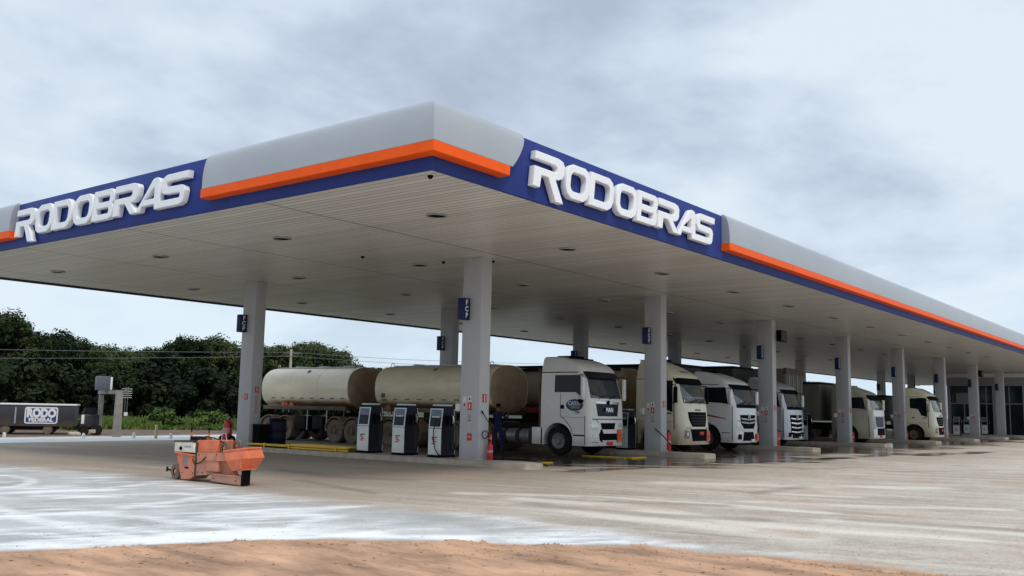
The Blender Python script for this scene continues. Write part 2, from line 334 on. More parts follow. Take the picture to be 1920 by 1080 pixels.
    # brown earth tracked over the slab
    dm = math_('ADD', attr('dirt'), math_('MULTIPLY', math_('SUBTRACT', noise_(1.1, 6), .5), .9))
    dc = mix(rng(noise_(2.2, 6), .35, .65), (.33, .17, .09), (.52, .33, .21))
    c = mix(rng(dm, -.15, .2), c, dc)
    # soil beyond the forecourt
    c = mix(rng(math_('ADD', attr('soil'), math_('MULTIPLY', math_('SUBTRACT', mid, .5), .8)), -.05, .1), c, mix(rng(mid, .4, .6), (.085, .045, .03), (.16, .10, .065)))
    l.new(c, b.inputs['Base Color'])
    rr = math_('SUBTRACT', .86, math_('MULTIPLY', wm, .74)); l.new(rr, b.inputs['Roughness'])
    bp = n.new('ShaderNodeBump'); bp.inputs['Strength'].default_value = .35; bp.inputs['Distance'].default_value = .02
    hm = math_('MULTIPLY', noise_(9, 5, .7), math_('SUBTRACT', 1.0, wm)); l.new(hm, bp.inputs['Height']); l.new(bp.outputs[0], b.inputs['Normal'])
    return m
M['ground'] = ground_mat()
def vnoise(x, y, s, o=0): return noise.noise(Vector((x*s, y*s, o)))
def ground_attrs(x, y):
    dirt = (interp(DIRT, y) - x)
    powd = min(interp(POW, y) - x, 50)
    pf = max(0, min(1, (y - 1.5)/5)) 
    # wet: bay mouths, x>22, around the island ends
    wet = -2.0
    if x > 21.8:
        wet = 1.6 - (17.0 - y)/3.2 if y < 17 else 1.4 - (y-17)/10.0
        if x < 26: wet -= (26-x)*.35
        wet += .25*math.sin(x*.59+1.2)
        wet = max(-2, wet - max(0, (x-75)/30))
    for (ox, oy, r) in ((22.2, 14.2, .8), (24.8, 13.9, .7), (30.5, 13.2, .8), (33, 12.9, .7), (26.5, 13.3, .45), (19.4, 15.0, .35), (28, 13.8, .5), (36, 12.4, .9), (40, 12.2, .9), (45, 11.0, 1.1), (49, 10.2, 1.0)):
        d = math.hypot((x-ox)/2.2, (y-oy)/.55); wet = max(wet, r*1.3 - d)
    under = max(0, min(1, (x-22.5)/3))*max(0, min(1, (y-14)/3))  # mask for the shade painted on the floor below the canopy
    soil = 1.0 if (y > 43.6 + .08*(x-18)) or x < -8 or y < -25 else -1.0
    if 35 < y: soil = max(-1, min(1, y - (42.3 + .12*(x-19))))
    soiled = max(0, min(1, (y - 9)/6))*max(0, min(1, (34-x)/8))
    return dirt, powd, pf, wet, under, soil, track_at(x, y), soiled, lines_at(x, y, LT, .45), lines_at(x, y, DK, .32)
def grid(name, x0, x1, nx, y0, y1, ny, zf, mat, attrs=True):
    xs = [x0 + (x1-x0)*i/nx for i in range(nx+1)] if not isinstance(nx, list) else nx
    ys = [y0 + (y1-y0)*j/ny for j in range(ny+1)] if not isinstance(ny, list) else ny
    v = [(x, y, zf(x, y)) for y in ys for x in xs]; W = len(xs)
    f = [(j*W+i, j*W+i+1, (j+1)*W+i+1, (j+1)*W+i) for j in range(len(ys)-1) for i in range(W-1)]
    me = bpy.data.meshes.new(name); me.from_pydata(v, [], f); me.materials.append(mat)
    me.polygons.foreach_set('use_smooth', [True]*len(f))
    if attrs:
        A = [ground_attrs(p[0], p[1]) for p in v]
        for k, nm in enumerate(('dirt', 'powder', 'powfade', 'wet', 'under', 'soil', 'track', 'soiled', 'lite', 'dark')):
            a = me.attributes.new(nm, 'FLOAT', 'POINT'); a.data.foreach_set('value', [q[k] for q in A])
    return link(name, me)
gx = [-12 + .5*i for i in range(32)] + [4 + .14*i for i in range(121)] + [21 + .5*i for i in range(102)] + [72 + 2*i for i in range(45)]
gy = [-30 + 2*i for i in range(15)] + [-.5 + .14*i for i in range(190)] + [26.1 + .5*i for i in range(51)]
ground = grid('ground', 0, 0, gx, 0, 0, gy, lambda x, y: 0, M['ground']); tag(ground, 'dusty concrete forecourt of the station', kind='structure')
# earth bank nearest the road: its own low relief
M['dirtm'] = pbr('brown earth', (.43, .255, .155), .95, var=.5, scale=1.3, bump=1.0, bscale=9, stretch=(2.0, .6, 1))
def dz(x, y):
    s = interp(DIRT, y) - x + vnoise(x, y, 1.3, 3)*.55 + vnoise(x, y, 4, 9)*.16
    return max(-.03, min(.035, (s-.25)*.09)) + max(0, min(1, s*1.2))*(vnoise(x, y, 1.1, 5)*.045 + max(0, vnoise(x*1.8, y*.7, 1.6, 7))*.06 + vnoise(x*1.3, y, 6, 4)*.016 + vnoise(x, y, 15, 2)*.008)
dirt = grid('earth_bank', 2.5, 12, 120, -4, 16, 250, dz, M['dirtm'], attrs=False); tag(dirt, 'brown bare earth along the near edge of the forecourt', kind='structure')
def lumps():
    r = random.Random(21); V = []; Fc = []
    for k in range(2600):
        y = r.uniform(-1, 14.5); x = interp(DIRT, y) - .25 - abs(r.gauss(0, 1.6)) if k < 2200 else interp(DIRT, y) + r.uniform(-.2, 3.5)
        if x < 2.6: continue
        q = r.uniform(.006, .022)*(1.5 if r.random() < .08 else 1)*(1 if k < 2200 else .5); z = max(0, dz(x, y)); i = len(V); a = r.uniform(0, 6.28)
        for (u, v_, w_) in ((1, 0, 0), (-.3, .9, .1), (-.8, -.6, 0), (.1, .1, .8), (0, 0, -.4)):
            u, v_ = u*r.uniform(.7, 1.3), v_*r.uniform(.7, 1.3); V.append((x+q*1.4*(u*math.cos(a)-v_*math.sin(a)), y+q*1.4*(u*math.sin(a)+v_*math.cos(a)), z+q*w_*1.1))
        Fc += [(i, i+1, i+3), (i+1, i+2, i+3), (i+2, i, i+3), (i+1, i, i+4), (i+2, i+1, i+4), (i, i+2, i+4)]
    me = bpy.data.meshes.new('clods'); me.from_pydata(V, [], Fc); me.materials.append(M['dirtm']); return me
tag(link('clods', lumps()), 'small clods and stones on the brown earth', 'soil', kind='stuff')
# land beyond
def ring_sheet(name, mat, z):
    bm = B(); a = 1600
    for (x0, x1, y0, y1) in ((-a, a, 51, a), (-a, -12, -a, 51), (160, a, -a, 51), (-12, 160, -a, -30)):
        f = bm.faces.new([bm.verts.new(p) for p in ((x0, y0, z), (x1, y0, z), (x1, y1, z), (x0, y1, z))])
    return tag(obj(name, bm, mat), 'flat land around the station', kind='structure')
M['land'] = pbr('grassy land', (.03, .045, .013), .95, var=.35, scale=.15)
M['soilm'] = pbr('red soil', (.12, .065, .042), .95, var=.35, scale=.6)
ring_sheet('terrain', M['land'], -.004)
M['paleconc'] = pbr('pale concrete strip', (.66, .65, .61), .85, var=.12, scale=.8, bump=.2)
bm = B()
f = bm.faces.new([bm.verts.new(p) for p in ((6, 36.0, .004), (60, 38.6, .004), (60, 44.6, .004), (6, 40.2, .004))])
tag(obj('concrete_strip', bm, M['paleconc']), 'pale new concrete strip along the back of the forecourt', kind='structure')
bm = B()
f = bm.faces.new([bm.verts.new(p) for p in ((-12, 51, .004), (160, 51, .004), (160, 54, .004), (-12, 52.5, .004))])
tag(obj('soil_strip', bm, M['soilm']), 'strip of red soil before the grass', kind='structure')
for p, q, r in (((23.0, 16.92), (23.85, 16.92), .1), ((28.62, 16.95), (29.6, 16.95), .1), ((28.62, 17.12), (28.62, 18.9), .06)):
    bm = B(); horiz = abs(p[0]-q[0]) > abs(p[1]-q[1])
    if horiz: box(bm, p[0], q[0], p[1]-r, p[1]+r, .0, .035, bev=.008)
    else: box(bm, p[0]-r, p[0]+r, p[1], q[1], .0, .03, bev=.008)
    tag(obj('painted_kerb_strip', bm, M['yellow']), 'yellow painted strip on the bay floor', kind='structure')

# ------------------------------------------------------------------ canopy
X0, Y0, X1, Y1, ZC, ZT = 12.515, 11.67, 138.0, 35.56, 6.014, 7.29
canopy = thing('canopy', 'long white soffit fuel station canopy with blue, silver and orange edge carried on grey columns', 'canopy', (X0, Y0, 0))
def cobj(name, bm, mats, parent=canopy, **k):
    """canopy parts are drawn in world coordinates, the empty stands at the corner"""
    bmesh.ops.translate(bm, verts=bm.verts[:], vec=(-X0, -Y0, 0))
    return obj(name, bm, mats, parent, **k)
bm = B(); box(bm, X0+.09, X1-.09, Y0+.09, Y1-.09, ZC, ZC+.05); cei = obj('ceiling', bm, M['ceiling'], canopy, loc=(-X0, -Y0, 0))
bm = B(); box(bm, X0+.1, X1-.1, Y0+.1, Y1-.1, 6.95, 7.05); cobj('roof', bm, M['rooftop'])
bm = B(); box(bm, X0, X0+.08, Y0+.0, Y1, 6.0, ZT, bev=.01); fe = cobj('fascia', bm, M['blue'])
bm = B(); box(bm, X0+.082, X1, Y0, Y0+.08, 6.0, ZT, bev=.01); fl = cobj('fascia', bm, M['blue'])
bm = B(); box(bm, X0+.082, X1, Y1-.08, Y1, 5.93, ZT); cobj('fascia', bm, M['darktrim'])
bm = B(); box(bm, X1-.08, X1, Y0+.082, Y1-.082, 6.0, ZT); cobj('fascia', bm, M['darktrim'])
PR = [(0, 7.325), (.05, 7.32), (.10, 7.285), (.15, 7.22), (.19, 7.12), (.22, 6.98), (.24, 6.82), (.25, 6.64), (.25, 6.475), (0, 6.475)]
OR = [(0, 6.468), (.25, 6.468), (.256, 6.46), (.256, 6.275), (.25, 6.265), (0, 6.255)]
XE = [(6.2, 14.52), (6.468, 14.54), (6.475, 14.63), (6.64, 14.77), (6.82, 14.90), (6.98, 15.0), (7.12, 15.07), (7.22, 15.10), (7.33, 15.12)]
e = .003
def sweep(name, prof, mat, stations, parent):
    bm = B(); loft(bm, [[st(d, z) for d, z in prof] for st in stations], smooth=(name == 'cladding'))
    return cobj(name, bm, mat, parent, sharp=.5)
sE = lambda y: (lambda d, z: (X0-e-d, y, z)); sL = lambda x: (lambda d, z: (x, Y0-e-d, z)); sC = lambda d, z: (X0-e-d, Y0-e-d, z); sX = lambda d, z: (interp(XE, z), Y0-e-d, z)
sweep('cladding', PR, M['silver'], [sE(18.6), sC, sX], canopy); sweep('orange_band', OR, M['orange'], [sE(18.63), sC, sX], canopy)
sweep('cladding', PR, M['silver'], [sE(Y1-.1), sE(28.1)], canopy); sweep('orange_band', OR, M['orange'], [sE(Y1-.1), sE(28.08)], canopy)
sweep('cladding', PR, M['silver'], [sL(24.83), sL(X1-.1)], canopy); sweep('orange_band', OR, M['orange'], [sL(24.8), sL(X1-.1)], canopy)
for x in (15.25, 18.5, 21.5, 24.5):
    bm = B(); box(bm, x-.003, x+.003, Y0-.0035, Y0-.0005, 6.01, 7.28); cobj('fascia_joint', bm, M['darktrim'])
# ---- channel letters
def chamf(w, h, c, x=0, y=0):
    a = c*.35
    return [(x+c, y), (x+w-c, y), (x+w-a, y+a), (x+w, y+c), (x+w, y+h-c), (x+w-a, y+h-a), (x+w-c, y+h), (x+c, y+h), (x+a, y+h-a), (x, y+h-c), (x, y+c), (x+a, y+a)]
def Dsh(w, h, c, x=0, y=0):
    a = c*.35
    return [(x, y), (x+w-c, y), (x+w-a, y+a), (x+w, y+c), (x+w, y+h-c), (x+w-a, y+h-a), (x+w-c, y+h), (x, y+h)]
def Rsh(w, tail, t=.20):
    rise = .06
    return [(0, 1), (w*.74, 1), (w*.9, .95), (w*.97, .84), (w*.97, .58), (w*.92, .46), (w*.83, .40), (w*.70, .375), (w*1.0 + tail*.12, -tail), (w*.74 + tail*.12, -tail), (w*.46, .37), (w*.24, .37), (w*.22, .02), (0, .02), (0, .58), (w*.66, .58), (w*.73, .63), (w*.73, .73), (w*.66, .78), (0, .78)]
G = {
 'R': (lambda w: [Rsh(w, .24)]), 'r': (lambda w: [Rsh(w, 0)]),
 'O': (lambda w: [chamf(w, 1, .30), chamf(w-.44, .56, .14, .22, .22)]),
 'D': (lambda w: [Dsh(w, 1, .30), Dsh(w-.46, .56, .14, .24, .22)]),
 'B': (lambda w: [[(0, 0), (w-.2, 0), (w-.05, .06), (w, .2), (w, .40), (w-.07, .5), (w, .60), (w, .8), (w-.05, .94), (w-.2, 1), (0, 1)], [(.24, .2), (w-.26, .2), (w-.24, .23), (w-.24, .37), (w-.26, .4), (.24, .4)], [(.24, .6), (w-.26, .6), (w-.24, .63), (w-.24, .77), (w-.26, .8), (.24, .8)]]),
 'A': (lambda w: [[(0, 0), (.25, 0), (.31, .17), (w-.29, .17), (w-.25, 0), (w, 0), (w-.09, .86), (w-.17, .97), (w-.26, 1), (w-.42, 1), (w-.52, .95)], [(.41, .36), (w-.33, .36), (w-.36, .70), (w-.40, .70)]]),
 'S': (lambda w: [[(0, 0), (w-.32, 0), (w-.16, .05), (w-.1, .16), (w-.08, .42), (w-.14, .54), (w-.28, .6), (.36, .62), (.34, .65), (.34, .75), (.37, .78), (w, .78), (w, 1), (.34, 1), (.18, .95), (.12, .84), (.10, .58), (.16, .46), (.3, .4), (w-.36, .38), (w-.32, .35), (w-.32, .25), (w-.35, .22), (0, .22)]]),
}
def glyph(ch, w, h, ext):
    cu = bpy.data.curves.new('g', 'CURVE'); cu.dimensions = '2D'; cu.fill_mode = 'BOTH'; cu.extrude = ext/2-.014; cu.bevel_depth = .014; cu.offset = -.014; cu.bevel_resolution = 1
    for poly in G[ch](w/h):
        sp = cu.splines.new('POLY'); sp.points.add(len(poly)-1); sp.use_cyclic_u = True
        for p, (a, b) in zip(sp.points, poly): p.co = (a*h + .13*b*h, b*h, 0, 1)
    o = bpy.data.objects.new('g', cu); COL.objects.link(o); me = meshify(o); bpy.data.objects.remove(o); bpy.data.curves.remove(cu); return me
WORD = [('R', 15.42, 1.12), ('O', 16.60, .95), ('D', 17.56, 1.02), ('O', 18.70, .97), ('B', 19.70, .98), ('r', 20.74, 1.12), ('A', 21.80, 1.03), ('S', 22.78, 1.14)]
def lettering(basis, f, parent):
    for k, (ch, x, wd) in enumerate(WORD):
        me = glyph(ch, wd, .79, .15 + .006*(k % 2)); p = f(x); p = (p[0]-X0, p[1]-Y0, 6.25 + .002*(k % 2))
        me.transform(frame(*basis, p)); me.materials.clear(); me.materials.append(M['letter']); me.name = 'letter'
        try: me.set_sharp_from_angle(angle=.5)
        except Exception: pass
        link('letter', me, parent)
lettering(FRONT, lambda x: (x, Y0-.105), fl)
lettering(SIDE, lambda x: (X0-.105, 27.92-(x-15.42)*1.005), fe)

# ---- columns
CX, CY, CDX, CDY, WX, WY = 20.87, 17.35, 10.675, 10.53, .458, .704
def flag(bm, s):
    # projecting blue box sign: s=-1 on the -x face, +1 on the +x face
    xa, xb = (-.30, -.002) if s < 0 else (WX+.002, WX+.30)
    box(bm, xa, xb, .42, .64, 4.17, 4.80, bev=.01)
column_n = 0
def column(i, row):
    x, y = CX + CDX*i, CY + CDY*row
    bm = B(); box(bm, 0, WX, 0, WY, .152, ZC-.002, bev=.008)
    c = obj('column', bm, M['colpaint'], canopy, loc=(x-X0, y-Y0, 0))
    bm = B(); box(bm, -.03, WX+.03, -.03, WY+.03, .15, .19, bev=.006); obj('base_plate', bm, M['colpaint'], c)
    for s in (-1, 1):
        bm = B(); flag(bm, s); obj('flag_sign', bm, M['navy'], c)
        if i < 5:
            xm = -.151 if s < 0 else WX+.151
            for k, chx in enumerate('FCP'):
                text('flag_letter', chx, .21, FRONT, (xm, .418, 4.67-k*.19), M['letter'], c, ext=.004, bold=.006)
    def note(x0, x1, z0, z1, mat, face='x', nm='notice'):
        bm = B()
        if face == 'x': box(bm, -.012, -.0015, x0, x1, z0, z1)
        else: box(bm, x0, x1, -.012, -.0015, z0, z1)
        return obj(nm, bm, mat, c)
    if row == 0 and i < 7:
        note(.47, .59, 1.64, 1.95, M['white']); 
        bm = B(); box(bm, -.016, -.013, .49, .57, 1.66, 1.76); obj('notice_print', bm, M['rednotice'], c)
        note(.27, .41, 1.80, 1.97, M['white'])
        bm = B(); prism(bm, [(.30, 1.85), (.38, 1.85), (.34, 1.94)], 'x', -.016, -.013); obj('notice_print', bm, M['darktrim'], c)
        note(.27, .41, 1.56, 1.775, M['rednotice']); bm = B(); box(bm, -.016, -.013, .32, .36, 1.60, 1.74); obj('notice_print', bm, M['white'], c)
        note(.24, .42, 1.14, 1.5, M['paper'])
        bm = B(); box(bm, -.016, -.013, .26, .40, 1.24, 1.275)
        for k in range(5): box(bm, -.016, -.013, .27, .39, 1.30+k*.035, 1.312+k*.035)
        obj('notice_print', bm, M['greytext'], c)
        note(.25, .41, .93, 1.12, M['paper'])
        if i in (0,): note(.24, .41, .69, .90, M['rednotice']); bm = B(); box(bm, -.016, -.013, .27, .38, .78, .815); obj('notice_print', bm, M['pink'], c)
        note(.15, .33, 1.79, 2.03, M['rednotice'], 'y')
        bm = B(); box(bm, .225, .255, -.016, -.013, 1.81, 2.01); obj('notice_print', bm, M['white'], c)
        bm = B(); box(bm, -.06, .1, WY+.002, WY+.14, 1.52, 1.74, bev=.012); obj('junction_box', bm, M['white'], c)
        if i == 0: note(.52, .66, 1.9, 1.905, M['white'])
    if row == 1 and i == 0:
        note(.16, .33, 1.76, 1.98, M['rednotice']); bm = B(); box(bm, -.016, -.013, .23, .26, 1.78, 1.96); obj('notice_print', bm, M['white'], c)
        note(.42, .52, 1.80, 1.92, M['pink'])
        note(.17, .32, 2.02, 2.23, M['rednotice'], 'y'); bm = B(); box(bm, .225, .26, -.016, -.013, 2.05, 2.2); obj('notice_print', bm, M['white'], c)
        note(.17, .34, 1.25, 1.95, M['paper'], 'y')
        bm = B()
        for k in range(9): box(bm, .19, .32, -.016, -.013, 1.3+k*.07, 1.325+k*.07)
        obj('notice_print', bm, M['rednotice'], c)
    return c
M['paper'] = pbr('paper notice', (.50, .50, .53), .7, var=.08, scale=10)
M['greytext'] = pbr('grey print', (.16, .14, .17), .7)
M['pink'] = pbr('faded red print', (.72, .35, .32), .7, var=.1)
cols = {}
for i in range(10):
    for row in (0, 1): cols[(i, row)] = column(i, row)
# camera domes and screens fixed to the canopy and columns
def cam_dome(p, lab):
    bm = B(); lathe(bm, [(0, 0), (.04, .0), (.055, -.01), (.055, -.035), (.045, -.06), (.03, -.075), (0, -.08)], (0, 0, 0), n=16)
    t = thing('security_camera', lab, 'camera', p); obj('camera_body', bm, M['black'], t)
    bm = B(); lathe(bm, [(0, .004), (.07, .004), (.07, -.008), (.06, -.010)], (0, 0, 0), n=16); obj('mounting_ring', bm, M['white'], t)
cam_dome((12.85, 12.02, ZC-.006), 'small black dome camera under the near corner of the canopy')
cam_dome((21.55, 17.5, ZC-.006), 'small black dome camera beside the top of the nearest front column')
cam_dome((18.9, 20.3, ZC-.006), 'small black dome camera in the ceiling between the nearest lights')
cam_dome((20.9, 18.9, ZC-.006), 'small pale rimmed camera on the ceiling left of the nearest front column')
def screen(p, s, lab):
    t = thing('hanging_screen', lab, 'screen', p)
    bm = B(); box(bm, 0, s, -.12, .12, 0, .5*s/.75, bev=.015); obj('screen_case', bm, M['black'], t)
    bm = B(); box(bm, .03, s-.03, -.126, -.1215, .03, .5*s/.75-.03); obj('screen_panel', bm, M['glass'], t)
    bm = B(); tube(bm, [(-.05, .1215, .25), (-.05, .149, .25)], .03); obj('bracket', bm, M['steel'], t)
screen((CX+2*CDX+WX-.02, 17.20, 5.04), .78, 'black screen box high on the third front column')
screen((CX+6*CDX+WX-.02, 17.20, 5.04), .78, 'black screen box high on the seventh front column')

# ---- ceiling lights
bm = B(); lathe(bm, [(.235, -.002), (.24, -.012), (.235, -.04), (.215, -.05), (.20, -.03), (.20, -.003)], (0, 0, 0), n=24)
l0 = thing('ceiling_light', 'round recessed lamp', 'ceiling light', (15.7, 14.45, ZC), group='round lamps in the canopy ceiling')
obj('frame', bm, M['steel'], l0)
bm = B(); lathe(bm, [(0, -.05), (.08, -.046), (.199, -.025), (.199, -.002)], (0, 0, 0), n=20); obj('lens', bm, M['black'], l0)
ordn = ['first', 'second', 'third', 'fourth', 'fifth', 'sixth', 'seventh', 'eighth', 'ninth', 'tenth', 'eleventh', 'twelfth']
rown = ['row nearest the long lettered edge', 'second row from the long edge', 'third row from the long edge', 'row along the back edge']
for r, yy in enumerate((14.45, 20.0, 25.75, 32.0)):
    for k in range(12):
        lab = '%s round unlit lamp from the near end, in the %s' % (ordn[k], rown[r])
        p = (15.7 + 5.33*k, yy, ZC)
        if r == k == 0: l0['label'] = lab
        else: dup(l0, p, label=lab)

# ------------------------------------------------------------------ islands
ISL = [(-.37, 15.75), (-.30, 15.42), (-.12, 15.25), (.12, 15.2), (.34, 15.3), (.58, 15.55), (.72, 15.95), (.72, 31.5), (.55, 31.9), (.1, 32.05), (-.25, 31.9), (-.37, 31.5)]
def island(i):
    bm = B(); prism(bm, [(a, b-15.2) for a, b in ISL], 'z', 0, .15)
    top = [ed for ed in bm.edges if all(v.co.z > .1 for v in ed.verts)]
    bmesh.ops.bevel(bm, geom=top, offset=.02, segments=2, affect='EDGES')
    t = obj('pump_island', bm, M['kerbc'], loc=(CX+CDX*i, 15.2, 0))
    tag(t, ['concrete pump island under the nearest columns, with three pumps in a row', 'concrete pump island between the white tanker truck and the cream truck', 'concrete pump island right of the white truck with the red stripe', 'concrete pump island right of the silver truck', 'concrete pump island between the olive sided truck and the small cream truck', 'concrete pump island right of the farthest cream truck', 'concrete pump island before the building, seventh from the near end', 'concrete pump island before the building, eighth from the near end', 'concrete pump island before the building, ninth from the near end', 'concrete pump island deep under the canopy, farthest from the near end'][i], 'pump island', 'raised concrete pump islands')
for i in range(10): island(i)

# ------------------------------------------------------------------ fuel pumps
M['pumpside'] = pbr('pump dark side', (.006, .008, .02), .5, var=.2, spec=.2)
M['pumpwhite'] = pbr('pump white panel', (.70, .74, .72), .4, var=.05, dirt=((.35, .3, .24), .0, .3, .4))
M['pumpframe'] = pbr('pump silver frame', (.5, .53, .58), .35, .4, var=.05)
M['screen'] = pbr('pump glass display', (.12, .145, .2), .12, var=.3, scale=8)
def make_pump(label, variant=0):
    t = thing('fuel_pump', label, 'fuel pump', group='fuel pumps standing on the concrete islands')
    D, Wd = .64, .50       # depth in x, width in y ; origin at near left bottom corner, front faces -x
    bm = B(); box(bm, -.02, D+.02, -.01, Wd+.01, 0, .07, bev=.008); obj('plinth', bm, M['black'], t)
    prof = [(.02, .072), (D-.02, .072), (D-.02, .85), (D-.09, 1.44), (D-.14, 1.5), (.14, 1.5), (.09, 1.44), (.02, .85)]
    bm = B(); prism(bm, prof, 'y', .0, Wd); obj('cabinet', bm, M['pumpside'], t)
    for s in (0, 1):
        f = (lambda q: q) if s == 0 else (lambda q: D-q)
        bm = B(); prism(bm, [(f(.0), .075), (f(.019), .075), (f(.019), .84), (f(.0), .84)], 'y', .0, Wd); obj('lower_panel', bm, M['pumpwhite'], t)
        def slab(nm, z0, z1, y0, y1, off, mat):
            g = lambda z: .02 + .07*(z-.85)/.59
            bm = B(); prism(bm, [(f(g(z0)-off), z0), (f(g(z0)-.001), z0), (f(g(z1)-.001), z1), (f(g(z1)-off), z1)], 'y', y0, y1); return obj(nm, bm, mat, t)
        slab('display_frame', .855, 1.435, .0, .035, .022, M['pumpframe']); slab('display_frame', .855, 1.435, Wd-.035, Wd, .022, M['pumpframe']); slab('display_frame', .855, .90, .036, Wd-.036, .022, M['pumpframe']); slab('display_frame', 1.40, 1.435, .036, Wd-.036, .022, M['pumpframe'])
        slab('display_glass', .902, 1.17, .036, Wd-.036, .012, M['glass']); slab('display_glass', 1.19, 1.398, .036, Wd-.036, .014, M['screen'])
        if variant: slab('name_strip', 1.172, 1.20, .1, Wd-.1, .026, M['white'])
        # red and black emblem on the white panel
        xe = f(-.0015); xf = f(-.006)
        bm = B(); prism(bm, [(.14, .60), (.36, .60), (.33, .52), (.30, .57), (.15, .57)], 'x', xf, xe); obj('emblem', bm, M['darktrim'], t)
        bm = B()
        for a, b_, c, d in ((.22, .36, .50, .54), (.16, .34, .44, .48), (.20, .38, .385, .42)): prism(bm, [(a, c), (b_-.03, c), (b_, d), (a+.03, d)], 'x', xf, xe)
        obj('emblem', bm, M['rednotice'], t)
    bm = B(); box(bm, .12, D-.12, .02, Wd-.02, 1.502, 1.56, bev=.015); obj('top_cap', bm, M['pumpframe'], t)
    # nozzles and hoses hang on the -y and +y sides
    for s, yy in ((-1, 0), (1, Wd)):
        for k, xx in enumerate((.2, .44)):
            bm = B(); y = yy + s*.04
            box(bm, xx-.045, xx+.045, min(yy+s*.002, yy+s*.05), max(yy+s*.002, yy+s*.05), .92, 1.22, bev=.01); ho = obj('nozzle_holder', bm, M['black'], t)
            bm = B(); tube(bm, [(xx, y+s*.035, 1.23), (xx, y+s*.045, 1.1), (xx, y+s*.03, .98)], [.022, .028, .014]); tube(bm, [(xx+.03, y+s*.035, 1.2), (xx+.05, y+s*.05, 1.1), (xx+.02, y+s*.035, 1.02)], .008, n=6)
            obj('nozzle', bm, M['chrome'] if k else M['black'], ho)
            bm = B(); pts = [(xx, y+s*.04, 1.24), (xx+.02, y+s*.09, 1.15), (xx+.03, y+s*.12, .7), (xx, y+s*.12, .25), (xx-.04, y+s*.06, .16), (xx-.08, y+s*.03, .35), (xx-.09, y+s*.015, 1.3)]
            P = [Vector(p) for p in pts]; Q = []
            for q in range(len(P)-1):
                for u in range(4): 
                    tt = u/4; p0, p1, p2, p3 = P[max(q-1, 0)], P[q], P[q+1], P[min(q+2, len(P)-1)]
                    Q.append(.5*((2*p1)+(p2-p0)*tt+(2*p0-5*p1+4*p2-p3)*tt*tt+(3*p1-p0-3*p2+p3)*tt**3))
            tube(bm, Q+[P[-1]], .014, n=6); obj('hose', bm, M['rubber'], t)
    return t
PA = make_pump('left pump of the three beside the nearest column, closest to the yellow frame', 0); PA.location = (20.93, 21.9, .15)
PB = make_pump('middle pump of the three in front of the cream tanker', 1); PB.location = (20.93, 20.34, .15)
PC_ = dup(PB, (20.93, 18.83, .15), label='right pump of the three, a black hose looped over its white front')
bm = B(); 
pts = [(-.03, .10, 1.12), (-.055, .17, 1.02), (-.07, .24, .8), (-.07, .235, .5), (-.06, .17, .25), (-.04, .06, .1), (.02, -.02, .06)]
tube(bm, pts, .016, n=6); obj('hose', bm, M['rubber'], PC_)
pn = ['nearest', 'second', 'third', 'fourth', 'fifth', 'sixth', 'seventh', 'eighth', 'ninth', 'tenth']
wh = {1: 'beside the white tanker cab', 2: 'behind the third front column', 3: 'left of the fourth front column', 4: 'behind the fifth front column', 5: 'behind the sixth front column', 6: 'before the building, left of the seventh front column', 7: 'before the building, between the seventh and eighth front columns', 8: 'before the building, right of the eighth front column'}
for i in range(1, 9):
    for k, dy in enumerate((18.83, 20.34) if i > 1 else (18.83, 20.34, 21.9)):
        dup(PB, (20.93+CDX*i, dy + (.0 if i != 3 else .9), .15), label='%s pump on its island, %s' % (('near', 'middle' if i == 1 else 'far', 'far')[k], wh[i]))
for k, (yy, lab) in enumerate(((23.6, 'fuel pump seen through the bay before the building, left one'), (25.2, 'fuel pump seen through the bay before the building, right one'))):
    dup(PB, (20.93+CDX*7, yy, .15), label=lab)

M['drum'] = pbr('black blue drum', (.006, .008, .022), .5, spec=.2)
# ------------------------------------------------------------------ things on the first island
t = thing('steel_guard_frame', 'low yellow steel frame lying on the nearest island between column and pumps', 'guard frame', (20.62, 22.5, .15))
bm = B()
for (xa, xb) in ((.0, .08), (.72, .80)):
    box(bm, xa, xb, .0, 2.95, .09, .15, bev=.01); box(bm, xa+.01, xb-.01, .0, 2.95, .02, .07, bev=.01)
obj('rail', bm, M['yellow'], t)
bm = B(); box(bm, .082, .718, .03, 2.9, .12, .165, bev=.01); obj('cover_plate', bm, M['yellow'], t)
bm = B(); box(bm, .05, .75, 2.97, 5.1, .05, .10, bev=.01); box(bm, .0, .049, 2.97, 5.1, .06, .13, bev=.01); obj('ramp_plate', bm, M['yellow'], t)
for yy in (.5, 2.8, 4.1):
    bm = B(); box(bm, -.03, -.002, yy, yy+.06, .0, .16, bev=.006); obj('foot', bm, M['yellow'], t)
t = thing('waste_bin', 'dark oil drum bin on the island beside the second column', 'bin', (21.75, 27.4, .15))
bm = B(); lathe(bm, [(0, 0), (.29, 0), (.30, .03), (.30, .27), (.31, .29), (.30, .31), (.30, .56), (.31, .58), (.30, .6), (.30, .86), (.315, .88), (.30, .9), (.27, .88), (.26, .1), (0, .1)], (0, 0, 0), n=24); obj('drum', bm, M['drum'], t)
bm = B(); lathe(bm, [(.235, .91), (.33, .91), (.33, .94), (.2, .98), (0, .985)], (0, 0, 0), n=24); obj('lid', bm, M['black'], t)
t = thing('waste_bin', 'square black box bin standing against the side of the second column', 'bin', (20.98, 27.42, .15))
bm = B(); box(bm, 0, .45, 0, .38, 0, .72, bev=.02); obj('box', bm, M['black'], t)
bm = B(); box(bm, -.015, .465, -.015, .395, .722, .77, bev=.01); obj('lid', bm, M['drum'], t)
t = thing('extinguisher_cart', 'red wheeled fire extinguisher cart left of the second column', 'fire extinguisher', (21.0, 29.3, .15))
bm = B(); lathe(bm, [(0, .12), (.14, .14), (.15, .2), (.15, .72), (.13, .8), (.06, .86), (.045, .9), (0, .9)], (0, 0, 0), n=20); obj('cylinder', bm, M['red'], t)
